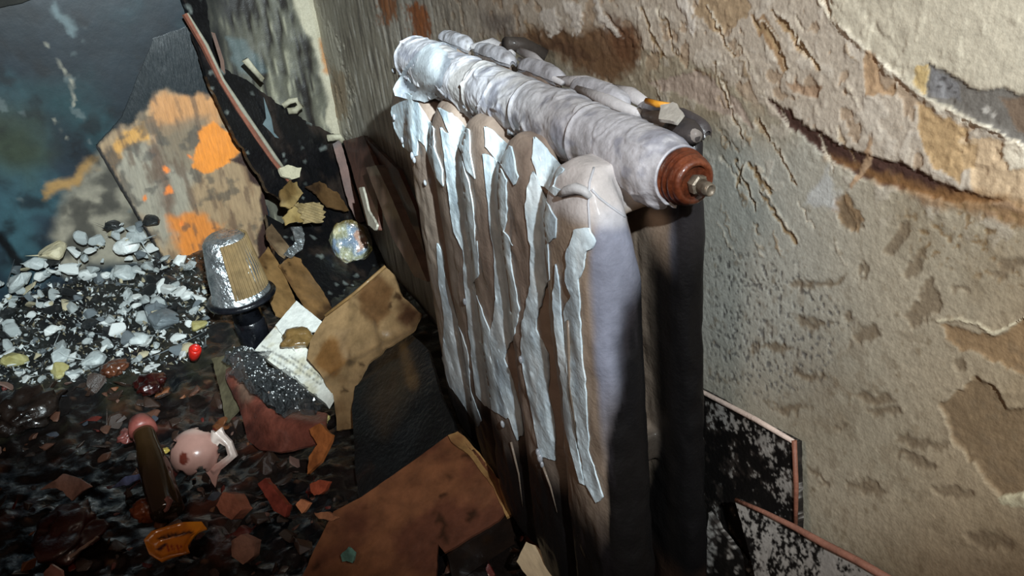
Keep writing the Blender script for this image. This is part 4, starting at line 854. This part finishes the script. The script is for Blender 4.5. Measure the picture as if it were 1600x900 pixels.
bag_ = tag(slab('plastic_bag', [(350, 550), (372, 545), (400, 548), (430, 570), (465, 594), (505, 630), (500, 645), (470, 650), (440, 650), (410, 632), (390, 605), (368, 585)], PBg, .0015, M_bag, .0032, None, None, .003, bagb, smooth=False), 'crinkled clear plastic bag with bright glints beside the paper pad', 'bag')
bvv = [v.co.copy() for v in bag_.data.vertices][:len(bag_.data.vertices)//2-40]; bv, bf = [], []
for k in range(420):
    p = np.array(cr.choice(bvv)); qd = proj(p[None])[0]
    if sdline(qd[None], [(385, 556), (430, 585), (462, 615)])[0] > cr.uniform(6, 34): continue
    V, Fc = blob(p+PR[1]*.0015, cr.uniform(.0006, .0017), .1, 300, k, 1); b0 = len(bv); bv += list(V); bf += [tuple(i_+b0 for i_ in f) for f in Fc]
tag(new('glint_beads', bv, bf, mat('glint beads', [(.3, c(200, 206, 208)), (.7, c(240, 242, 242))], scale=60, rough=.1, bump=0, coat=1, metal=.6), bag_), kind='stuff')  # beads added over the bag to give it glints
tag(slab('dark_film', [(395, 580), (430, 575), (466, 598), (468, 636), (440, 645), (415, 628)], (PR[0]+PR[1]*.026, PR[1]), .003, mat('black glitter film', [(.3, c(6, 8, 10)), (.62, c(16, 20, 24)), (.8, c(150, 160, 166))], scale=160, rough=.16, bump=1, bscale=150, bdist=.01, coat=.8), .0035, None, None, .002, crum(.009, 60, 5), smooth=False), 'dark glittering film seen through the clear bag', 'film')
# yellow foam crumb and orange scraps down to the right of it
def nugget(name, u, v, z, rpx, col, lb, cat, sq=(1, 1, .6), amp=.3, wet=True, seed=None, sub=3):
    p = at(u, v, 2, z); t = ((p-CAM) @ (W @ np.array((0, 0, 1.)))); p = p+np.array((0, 0, 0))
    V, Fc = blob((0, 0, 0), rpx/F*t, amp+.25, 1.6/(rpx/F*t), int(u) if seed is None else seed, 4, sq); n = fbm(V, 60, int(v), 3); V = V*(1+.22*fbm(V, 4/(rpx/F*t), 9, 3))[:, None]
    K = mix(np.tile(np.array(col), (len(V), 1)), np.array(col)*np.array((.4, .35, .35, .8)), ss(n, 0, .35)*.8)
    o = new(name, V, Fc, M_wet if wet else M_paint, None, True, K); o.location = p; tag(o, lb, cat); return o
nugget('foam_crumb', 503, 655, .115, 11, c(206, 196, 128, .5), 'pale yellow foam crumb at the end of the plastic cover', 'crumb')
# dark curved board next to the radiator foot
PQ = plane3((560, 620, .13), (650, 530, .20), (690, 690, .16))
def darkc(V, q):
    n = fbm(V, 12, 3, 4); K = np.tile(c(24, 24, 24, .3), (len(V), 1)); K = mix(K, c(70, 54, 34, .35), ss(sdpoly(q+10*n[:, None], [(590, 560), (640, 525), (648, 600), (600, 680), (570, 620)]), -22, 25)*.7)
    return mix(K, c(110, 84, 50, .4), ss(sdline(q, [(630, 540), (645, 600)], [5, 7])+10*n, 5, -5)*.6)
tag(slab('charred_box_side', [(555, 600), (573, 568), (600, 548), (640, 520), (668, 545), (690, 620), (712, 672), (640, 725), (560, 780), (553, 700), (550, 640)], PQ, .006, M_wet, .006, darkc, None, .001, crum(.004, 9, 4)), 'dark smoky box side curving down beside the radiator', 'cardboard')
# lower box
bb = thing('cardboard_box', tuple(at(660, 800, 2, .1)), 'damp reddish-brown cardboard box lying at the foot of the radiator', 'box')
PL = plane3((560, 780, .13), (713, 672, .17), (697, 863, .115))
bxp = card((112, 70, 44), (82, 46, 32), 9, None, .5)
slab('lid', [(520, 800), (560, 780), (640, 724), (713, 671), (745, 705), (778, 748), (793, 800), (782, 814), (740, 838), (697, 864), (686, 850), (684, 905), (660, 970), (470, 970), (470, 900)], PL, .004, M_card, .0055, bxp, bb, .0008, crum(.003, 8, 4))
def edgebend(b, q): return (ss(sdline(q, [(713, 671), (778, 748), (795, 800)]), 18, 0)*-.006)[:, None]*PL[1]
slab('lid_rim', [(700, 680), (713, 670), (724, 678), (780, 742), (797, 800), (790, 806), (770, 760), (730, 708), (705, 690)], (PL[0]+PL[1]*.006, PL[1]), .005, M_card, .0045, card((158, 122, 76), (124, 86, 54), 19, None, .5), bb, .001, edgebend)
A0, B0, C0, D0 = hit(697, 864, PL), hit(795, 800, PL), hit(713, 671, PL), hit(560, 780, PL)
for a, b in ((A0, B0), (B0, C0), (C0, D0)):
    a2, b2_ = a-PL[1]*.004, b-PL[1]*.004
    Vq = np.array([a2, b2_, b2_-np.array((0, 0, .045)), a2-np.array((0, 0, .045))]); nq = unit(np.cross(b2_-a2, (0, 0, -1.)))
    slab('side', Vq, (Vq[0], nq), .004, M_card, .01, card((40, 26, 18), (24, 16, 12), 9, None, .5), bb, .0004, world=True)  # side walls near black, their shade put into the colour
tag(slab('wood_chip', [(822, 847), (837, 853), (850, 866), (864, 882), (862, 912), (832, 912), (818, 893), (807, 877)], plane3((822, 847, .16), (862, 880, .155), (830, 905, .145)), .012, M_wood, .004, lambda V, q: c(176, 156, 126, .5), None, .001), 'pale wooden chip at the bottom edge by the radiator foot', 'chip')

# ================================================================ THINGS AT THE LOWER LEFT
# broken ceramic jug: shell with holes and a loop handle
pj = at(306, 706, 2, .115); tj = ((pj-CAM) @ (W @ np.array((0, 0, 1.)))); kj = tj/F
jug = thing('broken_ceramic_cup', tuple(pj-np.array((0, 0, .03))), 'broken pinkish-white ceramic cup with a loop handle lying in the debris', 'cup')
bm = bmesh.new(); bmesh.ops.create_uvsphere(bm, u_segments=72, v_segments=44, radius=1)
rt_, upv, fw = W @ np.array((1, 0, 0.)), W @ np.array((0, -1., 0)), W @ np.array((0, 0, 1.))
V = np.array([tuple(v.co) for v in bm.verts]); Fc = [tuple(v.index for v in f.verts) for f in bm.faces]; bm.free()
V = V*np.array((40, 40, 36))*kj + pj
q = proj(V) + 2.2*np.stack((noise(V, 150, 1), noise(V, 150, 2)), 1)
keep = (sdpoly(q, [(254, 678), (280, 670), (310, 668), (336, 678), (344, 700), (340, 725), (330, 748), (322, 738), (312, 730), (304, 742), (292, 744), (282, 735), (270, 742), (262, 720), (268, 700), (276, 690), (268, 686), (256, 690)]) > 0) & (((V-pj) @ fw) < .012)
Fk = [f for f in Fc if all(keep[i] for i in f)]
M_gl = mat('pink glaze', attr=True, scale=30, bump=.15, vary=.15, coat=.3)
qq = proj(V); kc = mix(np.tile(c(188, 146, 134, .25), (len(V), 1)), c(150, 104, 94, .25), ss(qq[:, 0]+20*fbm(V, 40, 3, 3), 330, 345)*.6); kc = mix(kc, c(110, 50, 38, .3), ss(sdpoly(qq+3*noise(V, 200, 3)[:, None], [(280, 710), (292, 708), (294, 720), (286, 727), (279, 722)]), -1, 1)); kc = mix(kc, c(212, 184, 172, .25), ss(qq[:, 1], 682, 672)*.7)
o = new('cup_body', V, Fk, M_gl, jug, cols=kc)
sm = o.modifiers.new('thick', 'SOLIDIFY'); sm.thickness = .0035; sm.offset = -1
PJ = (pj-fw*kj*10, -fw)
def hb(b, q): return (ss(sdpoly(q, [(330, 672), (340, 668), (352, 680), (361, 690), (370, 713), (352, 729), (334, 744), (325, 732), (342, 722), (356, 711), (352, 698), (343, 690), (334, 700), (326, 690)]), 0, 6)*.005)[:, None]*PJ[1]
slab('cup_handle', [(330, 672), (338, 675), (346, 668), (350, 679), (361, 690), (370, 713), (352, 729), (334, 744), (325, 732), (342, 722), (356, 711), (352, 698), (343, 692), (336, 702), (328, 692)], PJ, .006, M_gl, .0022, lambda V, q: mix(np.tile(c(214, 198, 188, .25), (len(V), 1)), c(184, 142, 130, .25), ss(q[:, 1], 712, 730)), jug, .0005, hb)
slab('broken_spike', [(322, 738), (330, 730), (346, 733), (340, 745), (337, 762), (332, 755), (327, 744)], PJ, .004, M_gl, .003, lambda V, q: c(176, 134, 122, .25), jug, .0005)
# brown bottle
pb0, pb1 = at(222, 668, 2, .155), at(262, 800, 2, .10); L_ = np.linalg.norm(pb1-pb0)
btl = thing('brown_bottle', tuple(pb1), 'glossy brown glass bottle with a pink cap lying left of the cup', 'bottle')
V, Fc = lathe([(.013, 0), (.0155, .01), (.015, .03), (.018, .05), (.021, .08), (.022, L_), (.018, L_+.004)], pb0, pb1-pb0, 32, .0004)
new('glass_body', V, Fc, mat('brown glass', [(.3, c(40, 28, 16)), (.7, c(66, 48, 28))], scale=12, rough=.1, bump=.15, coat=1, trans=.25), btl)
V, Fc = lathe([(.008, -.016), (.016, -.014), (.0195, -.002), (.0195, .008), (.013, .009)], pb0, pb1-pb0, 28, .001); new('cap', V, Fc, ramp2(c(120, 62, 56), c(150, 88, 78), 'pink cap', scale=40, rough=.4), btl)
# amber glossy shard with dark printed marks
PY = plane3((230, 860, .115), (325, 830, .115), (270, 882, .105))
def bowl(b, q): return (ss(sdpoly(q, [(228, 850), (245, 835), (290, 822), (320, 822), (326, 832), (305, 845), (297, 858), (298, 870), (268, 876), (254, 882), (236, 872)]), 14, 0)*.010)[:, None]*PY[1]
def yel(V, q):
    n = fbm(V, 40, 3, 3); K = mix(np.tile(c(222, 140, 30, .15), (len(V), 1)), c(176, 92, 20, .15), ss(n, 0, .3)*.6)
    K = mix(K, c(44, 18, 10, .2), ss(sdline(q, [(248, 842), (270, 836), (300, 832)], [2, 3, 2]), 1.5, -1)); K = mix(K, c(60, 26, 30, .2), ss(sdpoly(q, [(243, 858), (258, 848), (262, 850), (250, 862)]), -1.5, 1.5))
    for k in range(5): K = mix(K, c(130, 30, 16, .2), ss(sdline(q, [(262+k*5, 852), (262+k*5+1.5, 861)], [1, .8]), 1, -.6))
    return K
tag(slab('amber_shard', [(228, 850), (240, 836), (262, 829), (290, 822), (318, 821), (326, 832), (312, 836), (302, 848), (296, 858), (299, 868), (270, 876), (255, 883), (236, 872)], PY, .003, mat('amber glaze', attr=True, scale=40, bump=.2, vary=.2, coat=1), .0022, yel, None, .0004, bowl), 'glossy amber shard with dark and red marks near the bottom edge', 'shard')
# distinct scraps
def flake(name, outl, z, col, lb, cat, th=.003, wet=True, tilt=.02):
    u0, v0 = outl[0]; um = np.mean([p[0] for p in outl]); vm = np.mean([p[1] for p in outl])
    pl = plane3((um-20, vm, z), (um+20, vm, z+tilt*.4), (um, vm+20, z-tilt*.4))
    o = slab(name, outl, pl, th, M_wet if wet else M_paint, .004, lambda V, q: mix(np.tile(np.array(col), (len(V), 1)), np.array(col)*np.array((.45, .4, .4, 1)), ss(fbm(V, 60, 3, 3), .05, .35)*.7), None, .0015); tag(o, lb, cat); return o
flake('lilac_scrap', [(62, 765), (98, 741), (118, 745), (143, 760), (128, 768), (112, 782), (98, 768), (85, 763)], .11, c(176, 140, 128, .35), 'torn pale lilac-pink scrap at the far lower left', 'scrap')
flake('blue_shard', [(174, 764), (196, 745), (218, 740), (216, 748), (198, 758)], .11, c(104, 118, 160, .25), 'small blue shard to the left of the brown bottle', 'shard')
flake('brick_chunk', [(338, 790), (348, 770), (365, 772), (378, 795), (362, 812), (345, 802)], .12, c(152, 92, 70, .5), 'salmon-brown broken chunk to the lower right of the cup', 'chunk', .02)
flake('pale_scrap', [(360, 845), (378, 836), (398, 845), (396, 868), (380, 882), (362, 870)], .12, c(150, 112, 96, .35), 'pale pinkish scrap near the bottom left of centre', 'scrap', .01)
flake('teal_scrap', [(532, 868), (545, 855), (554, 864), (550, 878), (534, 878)], .12, c(90, 130, 116, .4), 'tiny teal scrap at the bottom beside the cardboard box', 'scrap')
flake('ochre_scrap', [(482, 672), (500, 662), (520, 680), (512, 700), (500, 722), (480, 742), (482, 715), (496, 695)], .12, c(156, 92, 48, .4), 'orange-brown torn scrap under the plastic cover', 'scrap', .006)
flake('ochre_scrap', [(484, 756), (500, 750), (514, 752), (508, 766), (492, 775), (485, 768)], .12, c(150, 72, 48, .4), 'rust-red flat scrap below the orange-brown torn one', 'scrap', .006)
flake('ochre_scrap', [(462, 790), (470, 780), (484, 786), (472, 802)], .12, c(178, 114, 78, .4), 'small peach chip below the rust-red flat scrap', 'chip', .005)
flake('grey_scrap', [(330, 560), (352, 556), (372, 590), (372, 640), (352, 660), (345, 615)], .11, c(84, 78, 60, .4), 'olive-grey crumpled scrap left of the plastic cover', 'scrap', .004)
flake('curved_chip', [(490, 802), (512, 800), (528, 808), (520, 813), (498, 811)], .12, c(150, 100, 70, .4), 'curved brown chip left of the reddish cardboard box', 'chip', .004)
flake('mauve_shard', [(250, 790), (262, 775), (268, 782), (258, 800)], .115, c(150, 100, 90, .3), 'small mauve shard just above the amber shard', 'shard')
flake('pink_scrap', [(68, 895), (80, 882), (96, 892), (98, 910), (70, 910)], .12, c(150, 104, 96, .35), 'pink scrap at the bottom left edge', 'scrap')
flake('long_sliver', [(108, 870), (150, 838), (152, 840), (112, 873)], .115, c(140, 120, 108, .3), 'thin pale sliver lying in the lower left debris', 'sliver')
flake('red_tile_shard', [(402, 755), (414, 748), (450, 790), (446, 808), (428, 798)], .12, c(124, 54, 42, .35), 'red-brown shard between the cup and the ochre scraps', 'shard', .008)
rp = at(304, 552, 2, .118); V, Fc = lathe([(.004, -.016), (.0085, -.012), (.010, 0), (.0105, .010), (.009, .014), (.006, .0145), (.0055, .009), (.001, .008)], rp, (.5, .25, .8), 24, .001)
tag(new('red_tube_end', V, Fc, ramp2(c(170, 26, 20), c(206, 44, 30), 'red plastic', scale=80, rough=.35, coat=.3)), 'small bright red tube end at the heap lower right edge', 'tube')
nugget('orange_ball', 228, 797, .10, 20, c(126, 64, 34, .4), 'dull orange-brown round lump left of the bottle base', 'lump', (1, 1, .8), .15)
nugget('pink_lump', 200, 680, .12, 15, c(120, 66, 60, .35), 'dull pink lump beside the bottle cap', 'lump')
nugget('yellow_crumb', 258, 704, .11, 6, c(220, 190, 90, .5), 'tiny yellow crumb at the left rim of the cup', 'crumb')
nugget('dark_clod', 30, 640, .10, 46, c(34, 26, 22, .3), 'large dark clod at the left below the rubble heap', 'clod', (1, 1, .5), .5)
nugget('brown_clod', 180, 575, .10, 18, c(90, 52, 34, .35), 'rust-brown clod under the rubble heap centre', 'clod')
nugget('brown_clod', 235, 600, .10, 22, c(46, 13, 11, .3), 'dark red glossy clod below the rubble heap', 'clod')
nugget('brown_clod', 110, 830, .09, 50, c(56, 24, 20, .35), 'broad dark red clod in the lower left corner', 'clod', (1, 1, .4), .5)
# many small charred scraps, each its own object
sh = []
shm = [ramp2(c(72, 46, 36), c(104, 70, 54), 'brown scrap', scale=40, rough=.4, coat=.3), ramp2(c(36, 26, 22), c(62, 44, 34), 'dark scrap', scale=40, rough=.3, coat=.4), ramp2(c(96, 74, 66), c(128, 100, 90), 'dusty pink scrap', scale=40, rough=.4, coat=.2),
       ramp2(c(48, 50, 56), c(76, 82, 92), 'blue grey scrap', scale=40, rough=.25, coat=.5), ramp2(c(96, 54, 30), c(120, 74, 42), 'orange brown scrap', scale=40, rough=.45, coat=.2), ramp2(c(72, 22, 18), c(100, 36, 28), 'dark red scrap', scale=40, rough=.3, coat=.4)]
for k in range(24):
    V, Fc = hull(1, random.uniform(.12, .4), 300+k, random.choice((7, 9, 12))); me = bpy.data.meshes.new('charred_scrap'); me.from_pydata([tuple(v) for v in V], [], Fc); me.materials.append(shm[(1, 1, 0, 1, 5, 4, 1, 3, 1, 2)[k % 10]]); me.update(); sh.append(me)
zones = [([(-20, 600), (340, 590), (350, 640), (480, 720), (545, 800), (600, 920), (-20, 920)], 245, 'small charred scrap lying in the dark debris at lower left', 'charred scraps in the lower left debris'),
         ([(700, 870), (800, 830), (900, 900), (900, 960), (600, 960)], 30, 'small charred scrap lying between the box and the radiator foot', 'charred scraps by the radiator foot')]
for poly, cnt, lb, gp in zones:
    n_ = 0; pa_ = np.array(poly)
    while n_ < cnt:
        u, v = cr.uniform(pa_[:, 0].min(), pa_[:, 0].max()), cr.uniform(pa_[:, 1].min(), pa_[:, 1].max())
        if sdpoly(np.array([(u, v)], float), poly)[0] < 0: continue
        p, t = bedhit(u, v, 0.002); o = bpy.data.objects.new('charred_scrap', cr.choice(sh)); COL.objects.link(o)
        s = cr.choice((5, 7, 9, 12, 16, 22))/F*t; o.scale = (s, s, s); o.location = p; o.rotation_euler = (cr.uniform(-.7, .7), cr.uniform(-.7, .7), cr.uniform(0, 6)); 
        w1_ = o.data.materials[0].name.replace(' scrap', ''); w2_ = 'largest' if s*F/t > 18 else 'larger' if s*F/t > 10 else 'small'
        w3_ = 'by the radiator foot' if u > 600 else ('just below the rubble heap at left' if v < 690 and u < 130 else 'just below the rubble heap near the bottle cap' if v < 690 else 'in the bottom left corner' if u < 200 else 'around the amber shard' if u < 350 else 'beside the reddish box')
        tag(o, f'{w2_} {w1_} charred scrap lying {w3_}', 'scrap', f'{w2_} {w1_} scraps {w3_}'); n_ += 1
